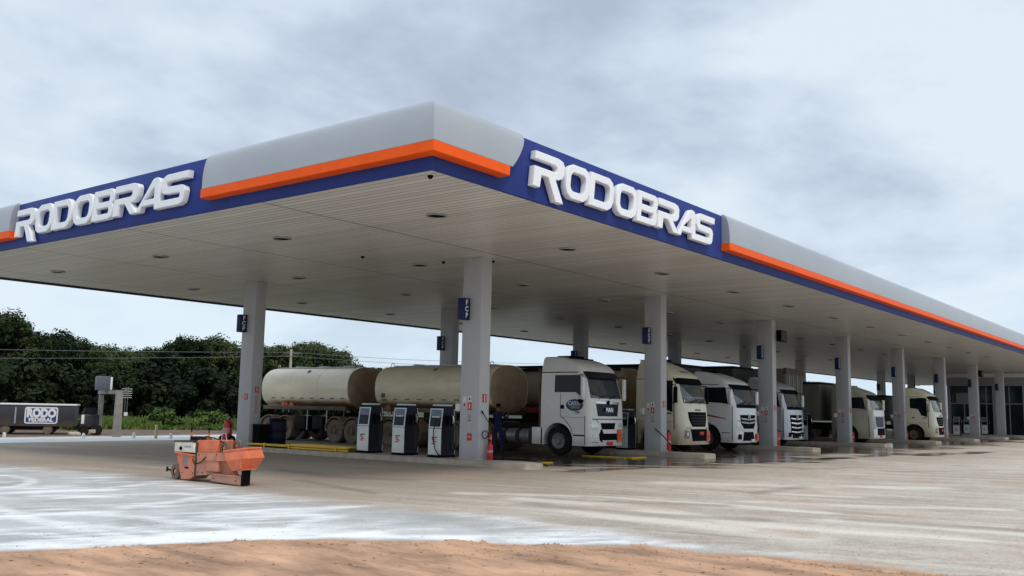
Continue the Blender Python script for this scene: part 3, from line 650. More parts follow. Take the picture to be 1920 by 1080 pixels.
bm = B(); lathe(bm, [(.151, .38), (.154, .39), (.154, .58), (.151, .59)], (0, 0, 0), n=20); obj('label_band', bm, M['pink'], t)
bm = B(); tube(bm, [(0, 0, .9), (0, 0, .97)], .03); tube(bm, [(0, 0, .95), (.02, -.1, .98)], .012); obj('valve', bm, M['steel'], t)
for s in (-1, 1):
    bm = B(); lathe(bm, [(.05, -.03), (.14, -.03), (.165, -.02), (.165, .02), (.14, .03), (.05, .03)], (0.0, .26*s, .165), axis='y', n=20); wl = obj('wheel', bm, M['rubber'], t)
    bm = B(); lathe(bm, [(0, -.034), (.06, -.034), (.06, .034), (0, .034)], (0, .26*s, .165), axis='y', n=14); obj('hub', bm, M['steel'], wl)
bm = B(); tube(bm, [(0, -.24, .165), (0, .24, .165)], .015); tube(bm, [(.05, -.17, .16), (.12, -.17, .95), (.12, .17, .95), (.05, .17, .16)], .014); obj('cart_frame', bm, M['red'], t)
bm = B(); tube(bm, [(.02, -.1, .95), (-.05, -.26, .85), (-.08, -.28, .5), (-.05, -.2, .3)], .014); obj('hose', bm, M['rubber'], t)

def extinguisher(loc, lab, s=1.0):
    t = thing('fire_extinguisher', lab, 'fire extinguisher', loc, group='red extinguishers standing by the columns'); t.scale = (s, s, s)
    bm = B(); lathe(bm, [(0, 0), (.085, 0), (.09, .02), (.09, .44), (.075, .5), (.035, .54), (.03, .57), (0, .57)], (0, 0, 0), n=18); obj('cylinder', bm, M['red'], t)
    bm = B(); lathe(bm, [(.0905, .24), (.0925, .245), (.0925, .30), (.0905, .305)], (0, 0, 0), n=18); obj('label_band', bm, M['pink'], t)
    bm = B(); tube(bm, [(0, 0, .57), (0, 0, .62)], .022); box(bm, -.09, .03, -.012, .012, .61, .63); obj('valve', bm, M['black'], t)
    bm = B(); tube(bm, [(.02, 0, .6), (.11, -.02, .56), (.125, -.02, .35), (.11, -.02, .2)], .012, n=6); obj('hose', bm, M['rubber'], t)
    return t
ex = extinguisher((21.24, 17.2, .15), 'red extinguisher standing on the floor against the nearest front column', .9)
dup(ex, (21.27, 17.215, .64), label='small red extinguisher hung above another on the nearest front column').scale = (.45, .45, .45)
for i, lab in ((1, 'tall red extinguisher in front of the cream truck cab'), (2, 'red extinguisher standing between the third front column and the silver truck'), (3, 'red extinguisher beside the olive sided truck cab'), (4, 'red extinguisher by the wheel of the small cream truck'), (5, 'orange red extinguisher right of the sixth front column')):
    q = dup(ex, (CX+CDX*i+WX+.28, 17.45, .15), label=lab); q.scale = (1.25,)*3 if i < 3 else (1.1,)*3
t = thing('squeegee', 'black long handled squeegee leaning on the nearest front column', 'squeegee', (21.0, 17.33, 0))
bm = B(); tube(bm, [(.0, -.02, 1.50), (.36, -.10, 1.05), (.62, -.35, .16)], .012, n=6); obj('handle', bm, M['black'], t)
bm = B(); tube(bm, [(-.03, -.02, 1.54), (.035, -.02, 1.46)], .022, n=6); obj('grip', bm, M['black'], t)
bm = B(); a = [(20.87+.23 + .13*math.cos(k/24*6.283), 17.29 - .015*(k % 2), .87 + .11*math.sin(k/24*6.283)) for k in range(26)]; tube(bm, a, .014, n=6)
tag(obj('coiled_hose', bm, M['rubber']), 'grey coiled hose loop hung on the nearest front column above the extinguisher', 'hose')
bm = B(); tube(bm, [(21.35, 17.25, .16), (21.7, 16.8, .17), (21.9, 16.2, .17), (22.4, 16.0, .02), (22.9, 16.6, .02)], .02, n=6)
tag(obj('floor_hose', bm, M['rubber']), 'black hose lying at the foot of the nearest front column', 'hose')
bm = B(); x = CX+CDX; tube(bm, [(x-.05, 17.6, 1.0), (x-.03, 17.25, .75), (x+.2, 17.0, .35), (x+.45, 16.7, .165), (x+.7, 16.0, .165), (x+.85, 15.4, .02), (x+1.6, 15.1, .02), (x+2.2, 15.6, .02)], .02, n=6)
tag(obj('floor_hose', bm, M['rubber']), 'black hose trailing from the second front column over the island end', 'hose')

# ------------------------------------------------------------------ trucks
# local frame: x across (-1.25..1.25), y = 0 at the front and growing backwards, z up
class Cab:
    def __init__(s, root, yf, top, Ln=2.2, W=1.22, z0=.36, roof=None, r=.28, bow=.07, paint=None):
        s.root, s.yf, s.top, s.Ln, s.W, s.z0, s.r, s.bow = root, yf, top, Ln, W, z0, r, bow
        s.wt = [(z0, W), (2.0, W), (2.9, W-.05), (top-.25, W-.12), (top-.08, W-.22), (top, W-.36)]
        s.rear = roof or [(z0, Ln), (2.9, Ln), (top, Ln-.05)]
        s.paint = paint
    def w(s, z): return interp(s.wt, z)
    def fy(s, x, z):
        W, y = s.w(z), interp(s.yf, z) + s.bow*(x/s.w(z))**2; a = abs(x) - (W-s.r)
        if a > 0: y += s.r - math.sqrt(max(0, s.r**2 - min(a, s.r)**2))
        return y
    def sx(s, y, z):
        W = s.w(z); y0 = interp(s.yf, z) + s.bow + s.r; a = y0 - y
        if a > 0: return W - (s.r - math.sqrt(max(0, s.r**2 - min(a, s.r)**2)))
        return W
    def body(s, arches, name='cab'):
        zs = [s.z0, .5, .7, .85, 1.0, 1.2, 1.5, 1.8, 2.0, 2.2, 2.5, 2.8, 2.95, 3.05, 3.15, 3.25, 3.35, 3.45, 3.55, 3.65, 3.75]
        zs = [z for z in zs if z < s.top-.04] + [s.top-.04, s.top]
        bm = B(); rings = []
        for z in zs:
            W, yr = s.w(z), interp(s.rear, z); r = s.r; y0 = interp(s.yf, z)+s.bow+r; L = []
            L += [(-W+.06, yr), (-W, yr-.06), (-W, max(y0+.02, y0*.5+yr*.5)), (-W, y0)]
            for k in range(1, 6):
                a = math.pi/2*k/6; x = -W+r-r*math.cos(a); L.append((x, s.fy(x, z)))
            for k in range(7):
                x = (-W+r) + (2*W-2*r)*k/6; L.append((x, s.fy(x, z)))
            for k in range(5, 0, -1):
                a = math.pi/2*k/6; x = W-r+r*math.cos(a); L.append((x, s.fy(x, z)))
            L += [(W, y0), (W, max(y0+.02, y0*.5+yr*.5)), (W, yr-.06), (W-.06, yr)]
            rings.append([(x, y, z) for x, y in L])
        loft(bm, rings); bmesh.ops.recalc_face_normals(bm, faces=bm.faces[:])
        for (yc, zc, R) in arches:
            cut = B(); lathe(cut, [(0, -3), (R, -3), (R, 3), (0, 3)], (0, yc, zc), axis='x', n=28); bmesh.ops.recalc_face_normals(cut, faces=cut.faces[:])
            me1 = bpy.data.meshes.new('a'); bm.to_mesh(me1); me2 = bpy.data.meshes.new('b'); cut.to_mesh(me2); cut.free()
            o1 = bpy.data.objects.new('a', me1); o2 = bpy.data.objects.new('b', me2); COL.objects.link(o1); COL.objects.link(o2)
            md = o1.modifiers.new('b', 'BOOLEAN'); md.object = o2; md.operation = 'DIFFERENCE'; md.solver = 'EXACT'
            me = meshify(o1); bm.free(); bm = B(); bm.from_mesh(me)
            for o in (o1, o2): bpy.data.objects.remove(o)
        return obj(name, bm, s.paint, s.root, fix=False, sharp=.55)
    def quad(s, bm, side, c, off=.012, n=8):
        """bilinear patch laid on the cab surface; c = 4 corners (u,z), u = x on the front, y on a side"""
        n2 = n; G_ = []
        for i in range(n+1):
            row = []
            for j in range(n2+1):
                a, b = i/n, j/n2
                u = (c[0][0]*(1-a)+c[1][0]*a)*(1-b) + (c[3][0]*(1-a)+c[2][0]*a)*b
                z = (c[0][1]*(1-a)+c[1][1]*a)*(1-b) + (c[3][1]*(1-a)+c[2][1]*a)*b
                if side == 0: P0 = Vector((u, s.fy(u, z)-off, z)); P1 = Vector((u, s.fy(u, z)+.02, z))
                else:
                    X = s.sx(u, z); P0 = Vector((side*(X+off), u, z)); P1 = Vector((side*(X-.02), u, z))
                row.append((P0, P1))
            G_.append(row)
        V = [[bm.verts.new(q[0]) for q in r] for r in G_]; K = {}
        for i in range(n):
            for j in range(n2):
                f = bm.faces.new((V[i][j], V[i+1][j], V[i+1][j+1], V[i][j+1])); f.smooth = True
        rim = [(i, 0) for i in range(n)] + [(n, j) for j in range(n2)] + [(i, n2) for i in range(n, 0, -1)] + [(0, j) for j in range(n2, 0, -1)]
        Bv = [bm.verts.new(G_[i][j][1]) for i, j in rim]; m_ = len(rim)
        for k in range(m_):
            (i, j), (p, q) = rim[k], rim[(k+1) % m_]; bm.faces.new((V[i][j], Bv[k], Bv[(k+1) % m_], V[p][q]))
    def patch(s, name, side, quads, mat, off=.012, parent=None, n=8):
        bm = B()
        for q in quads: s.quad(bm, side, q, off, n)
        return obj(name, bm, mat, parent or s.root, sharp=.5)
def mirq(q): return [(-u, z) for u, z in q][::-1]
def wheel(root, x, y, side, R=.51, wd=.3, tyre='rubber', rim='steel', dual=False):
    """side=-1 wheel on the -x side; outer face at x"""
    xo = x; s = side; w_ = wd*(2.05 if dual else 1)
    bm = B(); lathe(bm, [(R*.55, s*-.02), (R*.93, s*-.015), (R, s*-.05), (R, -s*(w_-.05)), (R*.93, -s*w_), (R*.5, -s*w_)], (xo, y, R), axis='x', n=26)
    t = obj('wheel', bm, M[tyre], root)
    bm = B(); lathe(bm, [(0, s*.0), (R*.16, s*-.0), (R*.17, s*-.07), (R*.34, s*-.10 if not dual else s*-.14), (R*.50, s*-.03), (R*.56, s*-.018), (R*.56, s*-.05), (0, s*-.16)], (xo, y, R), axis='x', n=22)
    for k in range(10):
        a = k*.628; lathe(bm, [(0, s*.004), (.016, s*.002), (.016, -s*.08)], (xo-s*.06, y+R*.26*math.cos(a), R+R*.26*math.sin(a)), axis='x', n=6)
    obj('rim', bm, M[rim], t)
def mirror(c, side, z0, z1, mat, yy=.12, out_=.20):
    X = side*(c.w(2.4)+out_); root = c.root
    bm = B(); box(bm, X-.09, X+.09, yy, yy+.10, z0, z1, bev=.03); q = obj('mirror', bm, mat, root)
    bm = B(); tube(bm, [(X, yy+.05, z1), (X, yy+.06, z1+.08), (side*(c.w(2.4)-.02), yy+.32, z1+.08)], .018, n=6); tube(bm, [(X, yy+.05, z0+.08), (side*(c.w(2.4)-.02), yy+.32, z0-.02)], .018, n=6); obj('mirror_arm', bm, M['black'], q)
    bm = B(); box(bm, X-.075, X+.075, yy+.1015, yy+.105, z0+.04, z1-.04); obj('mirror_glass', bm, M['glass'], q)
def lamps(c, quads, mat='lamp'):
    for q in quads:
        for s in (1, -1):
            Q = q if s == 1 else mirq(q)
            h = c.patch('headlight', 0, [Q], M['greytank'], off=.012)
            cx = sum(u for u, z in Q)/4; cz = sum(z for u, z in Q)/4; bm = B()
            lathe(bm, [(0, -.03), (.05, -.028), (.075, -.02), (.075, .01)], (cx, c.fy(cx, cz), cz), axis='y', n=16); obj('lamp_bulb', bm, M[mat], h)
def plate(c, x, z, mat='rednotice', w_=.40):
    y = c.fy(x, z)-.04
    bm = B(); box(bm, x-w_/2, x+w_/2, y, y+.03, z-.065, z+.065, bev=.006); p = obj('number_plate', bm, M[mat], c.root)
    return p
def hazard(c, x, z, w_=.28, h_=.42):
    y = c.fy(x, z)-.05
    bm = B(); prism(bm, [(x-w_/2, z-h_/2+.03), (x-w_/2+.03, z-h_/2), (x+w_/2-.03, z-h_/2), (x+w_/2, z-h_/2+.03), (x+w_/2, z+h_/2), (x-w_/2, z+h_/2)], 'y', y, y+.03); p = obj('hazard_plate', bm, M['hazard'], c.root)
    bm = B(); box(bm, x-w_/2+.02, x+w_/2-.02, y-.004, y-.001, z-.006, z+.006); obj('hazard_plate_line', bm, M['black'], p)
def line_side(c, pts, mat='black', wd=.02, name='panel_gap', sides=(-1, 1)):
    for s in sides:
        bm = B()
        for (a, b) in zip(pts, pts[1:]):
            d = Vector((b[0]-a[0], b[1]-a[1])).normalized()*wd/2; nrm = Vector((-d.y, d.x))
            c.quad(bm, s, [(a[0]-nrm.x, a[1]-nrm.y), (b[0]-nrm.x, b[1]-nrm.y), (b[0]+nrm.x, b[1]+nrm.y), (a[0]+nrm.x, a[1]+nrm.y)], off=.004, n=4)
        obj(name, bm, M[mat], c.root)
def glazing(c, ws, side_quads, mat_ws='glassb', wip=True):
    W_ = c.patch('windshield', 0, [ws], M[mat_ws], off=.008, n=12)
    zt = ws[2][1]
    bm = B(); zb = ws[0][1]
    for x0 in (-.55, .15): 
        P = [(x0, c.fy(x0, zb)-.03, zb-.02), (x0+.28, c.fy(x0+.28, zb+.07)-.035, zb+.09), (x0+.62, c.fy(x0+.62, zb+.1)-.03, zb+.12)]; tube(bm, P, .012, n=5)
    obj('wiper', bm, M['black'], W_)
    for s in (-1, 1):
        c.patch('side_window', s, side_quads, M['glass'], off=.006)
def visor(c, z0, z1, out_=.16, mat='glass'):
    bm = B(); pts = []
    for k in range(13):
        x = -c.w(z0)+.1 + (2*c.w(z0)-.2)*k/12; pts.append(x)
    rings = [[(x, c.fy(x, z1)-.012, z1), (x, c.fy(x, z0)-out_, z0), (x, c.fy(x, z0)-out_+.02, z0-.02), (x, c.fy(x, z1)-.002, z1-.05)] for x in pts]
    loft(bm, rings); obj('sun_visor', bm, M[mat], c.root)
def chassis(root, y0, y1, z=.95):
    bm = B()
    for s in (-1, 1): box(bm, s*.45-.04, s*.45+.04, y0, y1, z-.14, z+.14, bev=.01)
    for k in range(int((y1-y0)/1.2)+1): box(bm, -.40, .40, y0+k*1.2+.1, y0+k*1.2+.2, z-.1, z+.1)
    return obj('chassis_frame', bm, M['chassis'], root)
def axle(root, y, R=.51, tyre='mudtyre', rim='mudtyre', dual=True, x=1.22):
    for s in (-1, 1): wheel(root, s*x, y, s, R, .28, tyre, rim, dual)
    bm = B(); tube(bm, [(-.7, y, R), (.7, y, R)], .09); obj('axle', bm, M['chassis'], root)
def fender(root, y, R=.6, mat='fender', x=1.24, wd=.55, z=.51, a0=10, a1=170):
    for s in (-1, 1):
        bm = B(); K = 14; rg = []
        for k in range(K+1):
            a = R_(a0+(a1-a0)*k/K); c_, s_ = math.cos(a), math.sin(a)
            rg.append([(s*x, y+R*c_, z+R*s_), (s*(x-wd), y+R*c_, z+R*s_), (s*(x-wd), y+(R+.03)*c_, z+(R+.03)*s_), (s*x, y+(R+.03)*c_, z+(R+.03)*s_)])
        loft(bm, rg); obj('mudguard', bm, M[mat], root)

M['tankp'] = pbr('cream tank paint', (.88, .79, .57), .3, var=.14, scale=.9, dirt=((.24, .13, .055), 1.70, 1.88, 1), stretch=(1, .5, 1.5), coat=.2)
M['tankend'] = pbr('tank end brown dust', (.40, .30, .20), .5, var=.2, scale=.8, dirt=((.2, .13, .08), 1.3, 2.6, .7))
M['tankdark'] = pbr('tank under skirt', (.10, .075, .05), .7, var=.4, scale=2)
def sect(a, b, zc, n=40, e=2.5, zb=None):
    L = []
    for k in range(n):
        t_ = 2*math.pi*k/n; c_, s_ = math.cos(t_), math.sin(t_)
        L.append((a*math.copysign(abs(c_)**(2/e), c_), zc + b*math.copysign(abs(s_)**(2/e), s_)))
    return L
def tank(root, y0, y1, a=1.23, b=.94, zc=2.4, mat='tankp', endmat='tankend', digits=None, dashes=True, rail=True, panel=None, redpanel=False):
    """tank barrel with dished front end (at y0), flat raked rear end and all fittings as parts"""
    S0 = sect(a, b, zc); cz = zc
    ring = lambda y, f, dy=0: [(x*f, y, cz+(z-cz)*f) for x, z in S0]
    bm = B(); loft(bm, [ring(y0+.04, 1.004), ring(y0+.10, 1.004), ring(y0+.11, 1.0), ring((y0+y1)/2, 1.0), ring(y1-.1, 1.0), ring(y1-.09, 1.004), ring(y1-.03, 1.004)])
    br = obj('tank_barrel', bm, M[mat], root, sharp=.5)
    bm = B(); loft(bm, [ring(y0+.045, .985), ring(y0-.03, .9), ring(y0-.08, .7), ring(y0-.11, .4), ring(y0-.12, .06)], cap0=False); obj('tank_end', bm, M[endmat], root)
    bm = B(); loft(bm, [ring(y1-.035, .985), ring(y1+.05, .9), ring(y1+.10, .7), ring(y1+.13, .4), ring(y1+.14, .06)], cap0=False); obj('tank_end', bm, M[endmat], root)
    # walkway and hatches on top
    bm = B(); box(bm, -.42, .42, y0+.5, y1-.4, zc+b-.02, zc+b+.03, bev=.01); obj('walkway', bm, M['steel'], root)
    for k in range(3):
        yy = y0 + (y1-y0)*(.22+.28*k); bm = B(); lathe(bm, [(.26, 0), (.26, .04), (.2, .055), (0, .06)], (0, yy, zc+b+.03), n=18); h_ = obj('hatch', bm, M['steel'], root)
        bm = B(); tube(bm, [(-.24, yy, zc+b+.08), (.24, yy, zc+b+.08)], .015, n=6); obj('hatch_handle', bm, M['steel'], h_)
    if rail:
        for yy in (y1-.28, y0+.55):
            bm = B(); tube(bm, [(-.38, yy, zc+b), (-.38, yy, zc+b+.11), (-.36, yy+.10, zc+b+.14), (-.34, yy+.2, zc+b+.11), (-.34, yy+.22, zc+b)], .016, n=6); obj('handhold', bm, M['white'], root)
    for yy in (y0+(y1-y0)*.34, y0+(y1-y0)*.67):
        bm = B(); loft(bm, [ring(yy-.02, 1.001), ring(yy-.018, 1.006), ring(yy+.018, 1.006), ring(yy+.02, 1.001)], cap0=False, cap1=False); obj('weld_band', bm, M[mat], root)
    bm = B()
    for xx in (.25, .6): tube(bm, [(xx, y1+.17, zc-b-.2), (xx, y1+.17, zc+b+.1)], .018, n=6)
    for k in range(6): tube(bm, [(.25, y1+.17, zc-b+k*.33), (.6, y1+.17, zc-b+k*.33)], .014, n=6)
    obj('ladder', bm, M['steel'], root)
    # skirt below, rounded corners, marker dashes
    for s in (-1, 1):
        bm = B(); box(bm, s*1.16-.03, s*1.16+.03, y0+.15, y1-.15, zc-b-.05, zc-b+.12, bev=.01); obj('side_rail', bm, M['tankdark'], root)
        if dashes:
            n_ = int((y1-y0)/.68); zz = 1.93
            xs = a*abs(1-(abs((zz-zc)/b))**2.5)**(1/2.5)
            for k in range(n_):
                yy = y0+.3+k*.68; bm = B(); box(bm, min(s*(xs-.005), s*(xs+.006)), max(s*(xs-.005), s*(xs+.006)), yy, yy+.26, zz-.022, zz+.022); q = obj('reflective_strip', bm, M['darkred'], root)
                bm = B(); box(bm, min(s*(xs-.005), s*(xs+.0065)), max(s*(xs-.005), s*(xs+.0065)), yy+.262, yy+.34, zz-.022, zz+.022); obj('reflective_end', bm, M['white'], q)
    if panel is not None:
        x = -a*abs(1-(abs((1.62-zc)/b))**2.5)**(1/2.5)
        bm = B(); box(bm, x-.16, x-.13, panel, panel+.42, 1.50, 1.72, bev=.004); p = obj('hazard_panel', bm, M['hazard'], root)
        for k, zz in enumerate((1.665, 1.565)): text('panel_number', ('33', '1203')[k], .1, SIDE, (x-.162, panel+.21, zz), M['black'], p, ext=.002)
        bm = B(); q = panel-.28; prism(bm, [(q, 1.45), (q+.18, 1.61), (q, 1.77), (q-.18, 1.61)], 'x', x-.16, x-.13); obj('hazard_diamond', bm, M['hazard'], root)
    if redpanel:
        x = -a*abs(1-(abs((2.12-zc)/b))**2.5)**(1/2.5)
        bm = B(); box(bm, x-.012, x-.002, y1-.62, y1-.40, 2.0, 2.24, bev=.002); obj('placard', bm, M['darkred'], root)
        bm = B(); box(bm, x-.012, x-.002, y1-.75, y1-.35, 1.86, 1.91); obj('placard', bm, M['greytext'], root)
    if digits:
        zz = zc+b*.80; x = -a*abs(1-.80**2.5)**(1/2.5)
        text('tank_number', digits, .2, (SIDE[0], (.75, 0, .66), (-.66, 0, .75)), (x-.03, (y0+y1)/2, zz), M['greytext'], root, ext=.004, bold=.01)
    return br
M['tankbeige'] = pbr('beige tank paint', (.42, .38, .30), .4, var=.1, scale=.8, dirt=((.2, .12, .07), 1.3, 2.2, .7))  # beige is the tank's own colour, with brown dirt low down
M['tarp'] = pbr('dark trailer tarpaulin', (.028, .028, .03), .65, var=.3, scale=1.2); M['boxgrey'] = pbr('weathered grey box', (.17, .165, .14), .7, var=.25, scale=1.0, stretch=(1, 1, .3)); M['rust2'] = pbr('brown header', (.12, .09, .065), .7, var=.3)
M['darkred'] = pbr('dull red reflector', (.16, .02, .015), .4)
M['cream'] = pbr('cream cab paint', (.84, .79, .60), .35, var=.05, coat=.3, dirt=((.30, .17, .08), .3, 1.25, .75))
M['cabwhite'] = pbr('white cab paint', (.86, .85, .81), .32, var=.04, coat=.3, dirt=((.30, .24, .18), .3, .75, .5))
M['cabwhite2'] = pbr('cool white cab paint', (.84, .85, .86), .32, var=.04, coat=.3, dirt=((.25, .2, .16), .3, .8, .5))
M['cabsilver'] = pbr('silver cab paint', (.60, .62, .66), .35, .35, var=.05, dirt=((.2, .18, .16), .3, .9, .5))
M['cabolive'] = pbr('olive grey cab paint', (.46, .45, .37), .4, var=.06, coat=.2, dirt=((.2, .14, .08), .3, 1.0, .6))
M['cabnavy'] = pbr('black cab paint', (.012, .013, .02), .35, var=.1, coat=.3)
M['redstripe'] = pbr('red stripe', (.42, .03, .03), .4)
M['silverstripe'] = pbr('grey decal', (.28, .29, .32), .4)

# ---------- 1: white tanker road train, nearest
def truck_white():
    t = thing('tanker_truck', 'white high roofed cab truck with two cream tank trailers, blue oval badge on the door', 'tanker truck', (28.2+1.25, 18.35, 0))
    c = Cab(t, [(.36, .03), (1.0, .0), (1.9, .03), (2.05, .06), (2.95, .30), (3.1, .36), (3.25, .52), (3.4, .80), (3.5, 1.15), (3.6, 1.6)], 3.56, Ln=2.2, paint=M['cabwhite'], r=.2, bow=.05)
    c.wt = [(.36, 1.22), (2.0, 1.22), (2.95, 1.18), (3.25, 1.15), (3.45, 1.11), (3.52, 1.07), (3.56, .98)]
    c.body([(1.38, .52, .64)])
    glazing(c, [(-1.03, 2.06), (1.03, 2.06), (.98, 2.86), (-.98, 2.86)], [[(.30, 2.06), (.62, 2.26), (.80, 2.88), (.46, 2.88)], [(.62, 2.26), (1.55, 2.26), (1.55, 2.88), (.80, 2.88)]])
    visor(c, 2.80, 3.02, .14)
    # roof band gap, door, lower panels
    line_side(c, [(2.17, 2.98), (.55, 2.98)], wd=.035); line_side(c, [(1.28, 2.24), (1.28, 1.42), (1.02, 1.22), (.80, .98), (.74, .74)], wd=.018); line_side(c, [(.72, .73), (.24, .73)], wd=.05); line_side(c, [(.22, 1.42), (.22, .40)], wd=.022); line_side(c, [(1.28, 1.36), (.22, 1.36)], wd=.01)
    for s in (-1, 1):
        c.patch('door_handle', s, [[(1.12, 1.66), (1.27, 1.66), (1.27, 1.80), (1.12, 1.80)]], M['black'], off=.02, n=2)
        # oval badge: blue oval, pale lettering, green band
    bm = B(); N_ = 28; yc, zc = .66, 1.80
    x = -(c.sx(yc, zc)+.004)
    prism(bm, [(yc+.37*math.cos(k/N_*6.283), zc+.21*math.sin(k/N_*6.283)) for k in range(N_)], 'x', x-.004, x+.0); bd = obj('door_badge', bm, M['blue'], t)
    bm = B(); prism(bm, [(yc+.33*math.cos(k/N_*6.283), zc+.175*math.sin(k/N_*6.283)) for k in range(N_)], 'x', x-.007, x-.0045); obj('badge_field', bm, M['badgef'], bd)
    text('badge_lettering', 'CATA', .19, SIDE, (x-.012, yc+.03, zc+.06), M['white'], bd, ext=.003, bold=.008, sx=1.0); text('badge_lettering', 'VERDE', .13, SIDE, (x-.012, yc-.01, zc-.075), M['badgeg'], bd, ext=.003, bold=.005, sx=1.0)
    text('badge_lettering', 'LTDA', .08, SIDE, (x-.006, yc-.12, zc-.26), M['blue'], bd, ext=.003, bold=.004)
    # front
    c.patch('panel_gap', 0, [[(-1.0, 1.30), (1.0, 1.30), (1.0, 1.33), (-1.0, 1.33)]], M['black'], off=.004)
    c.patch('grille', 0, [[(-.66, 1.42), (.66, 1.42), (.76, 1.86), (-.76, 1.86)]], M['navyblack'], off=.012)
    c.patch('grille_trim', 0, [[(-.80, 1.875), (.80, 1.875), (.80, 1.94), (-.80, 1.94)]], M['chrome'], off=.02)
    text('grille_lettering', 'MAN', .22, FRONT, (.0, -.045, 1.64), M['chrome'], t, ext=.01, bold=.008)
    bm = B(); lathe(bm, [(0, -.03), (.07, -.025), (.08, 0)], (.0, .0, 1.92), axis='y', n=16); obj('emblem', bm, M['black'], t)
    c.patch('lower_grille', 0, [[(-.42, .95), (.42, .95), (.50, 1.18), (-.50, 1.18)]], M['black'], off=.01)
    c.patch('bumper_intake', 0, [[(-.52, .56), (.80, .56), (.80, .80), (-.60, .80)], [(-.42, .50), (-.28, .50), (-.40, .56), (-.52, .56)], [(-.55, .80), (-.30, .80), (-.42, .96), (-.48, .96)]], M['black'], off=.01)
    for s in (1, -1):
        q = [(-1.06, .92), (-.66, .92), (-.70, 1.16), (-1.08, 1.20)]; Q = q if s == 1 else mirq(q)
        h_ = c.patch('headlight', 0, [Q], M['lamp'], off=.012); q = [(-1.0, .95), (-.72, .95), (-.76, 1.03), (-1.0, 1.03)]; c.patch('lamp_reflector', 0, [q if s == 1 else mirq(q)], M['white'], off=.02, parent=h_)
        q = [(-.98, .64), (-.68, .64), (-.70, .76), (-.98, .76)]; c.patch('fog_light', 0, [q if s == 1 else mirq(q)], M['lamp'], off=.014)
    c.patch('panel_gap', 0, [[(-1.02, .48), (-.6, .48), (-.6, .495), (-1.02, .495)], [(-.62, 1.19), (-.58, 1.19), (-.80, 1.32), (-.84, 1.32)]], M['black'], off=.004)
    p = plate(c, .12, .45)
    hazard(c, .78, .72, .30, .46)
    for s in (-1, 1): mirror(c, s, 2.0, 2.80, M['cabwhite'], yy=.14)
    bm = B(); box(bm, -c.w(1.9)-.07, -c.w(1.9)-.002, .28, .48, 1.88, 2.02, bev=.02); obj('lower_mirror', bm, M['black'], t)
    for s in (-1, 1): wheel(t, s*1.2, 1.38, s, .515, .3, 'rubber', 'rim')
    for s in (-1, 1):
        bm = B(); box(bm, s*1.18-.04, s*1.18+.04, 2.06, 2.55, .36, .98, bev=.02); obj('side_fairing', bm, M['cabwhite'], t)
    bm = B(); box(bm, -.7, .7, .5, 2.1, .5, .9); obj('engine_block', bm, M['chassis'], t)
    # roof air conditioner, horns
    bm = B(); box(bm, -.45, .45, 1.35, 2.0, 3.55, 3.63, bev=.03); tube(bm, [(-.8, 1.2, 3.52), (.8, 1.2, 3.52)], .03); obj('roof_unit', bm, M['black'], t)
    bm = B(); tube(bm, [(-.85, 2.4, .9), (-.85, 2.4, 3.0), (-.85, 2.5, 3.12)], .06); box(bm, -1.1, 1.1, 2.28, 2.34, 1.0, 2.6, bev=.02); obj('exhaust_stack', bm, M['rust'], t)
    chassis(t, 1.2, 7.0)
    for k in range(3):
        bm = B(); lathe(bm, [(0, 0), (.24, .0), (.27, .03), (.27, .39), (.24, .42), (0, .42)], (-.95, 2.75+k*.62, .64), axis='y', n=20); obj('fuel_tank', bm, M['greytank'], t)
    for y in (5.2, 6.5): axle(t, y); fender(t, y)
    # trailers
    tank(t, 4.55, 10.9, digits='87', redpanel=True)
    tank(t, 12.55, 18.55, digits='88', panel=16.9)
    bm = B(); prism(bm, [(10.0, 1.34), (10.2, 1.54), (10.0, 1.74), (9.8, 1.54)], 'x', -1.28, -1.25); obj('hazard_diamond', bm, M['darkred'], t)
    chassis(t, 7.3, 11.3, .98); chassis(t, 11.6, 18.4, .98)
    for y in (8.7, 10.0, 12.25, 13.35, 16.75, 17.95): axle(t, y); fender(t, y, .6)
    bm = B(); tube(bm, [(0, 11.2, .95), (0, 12.2, .95)], .08); obj('drawbar', bm, M['chassis'], t)
    for (a, b_) in ((7.1, 8.0), (10.7, 11.5), (14.1, 16.0)):
        bm = B(); box(bm, 1.14, 1.2, a, b_, .4, 1.3, bev=.01); obj('shade_panel', bm, M['chassis'], t)  # black panel added to stand for the shade under the tanks
    for y in (14.2, 15.4):
        bm = B(); box(bm, -1.16, -.72, y, y+.7, .55, 1.12, bev=.03); obj('tool_box', bm, M['chassis'], t)
        bm = B(); box(bm, .72, 1.16, y, y+.7, .55, 1.12, bev=.03); obj('tool_box', bm, M['chassis'], t)
    for y in (14.0, 15.3): 
        for s in (-1, 1):
            bm = B(); tube(bm, [(s*1.1, y, .5), (s*1.1, y, 1.45)], .03, n=6); obj('landing_leg', bm, M['steel'], t)
    return t
M['badgef'] = pbr('badge dark blue', (.03, .06, .2), .4); M['badgeg'] = pbr('badge green', (.35, .45, .10), .4)
M['navyblack'] = pbr('gloss black grille', (.005, .006, .02), .35, var=.2, scale=30, spec=.2)
M['rust'] = pbr('rusty metal', (.16, .06, .03), .7, var=.3, scale=5); M['greytank'] = pbr('grey fuel tank', (.22, .22, .23), .4, .5, var=.15)
truck_white()

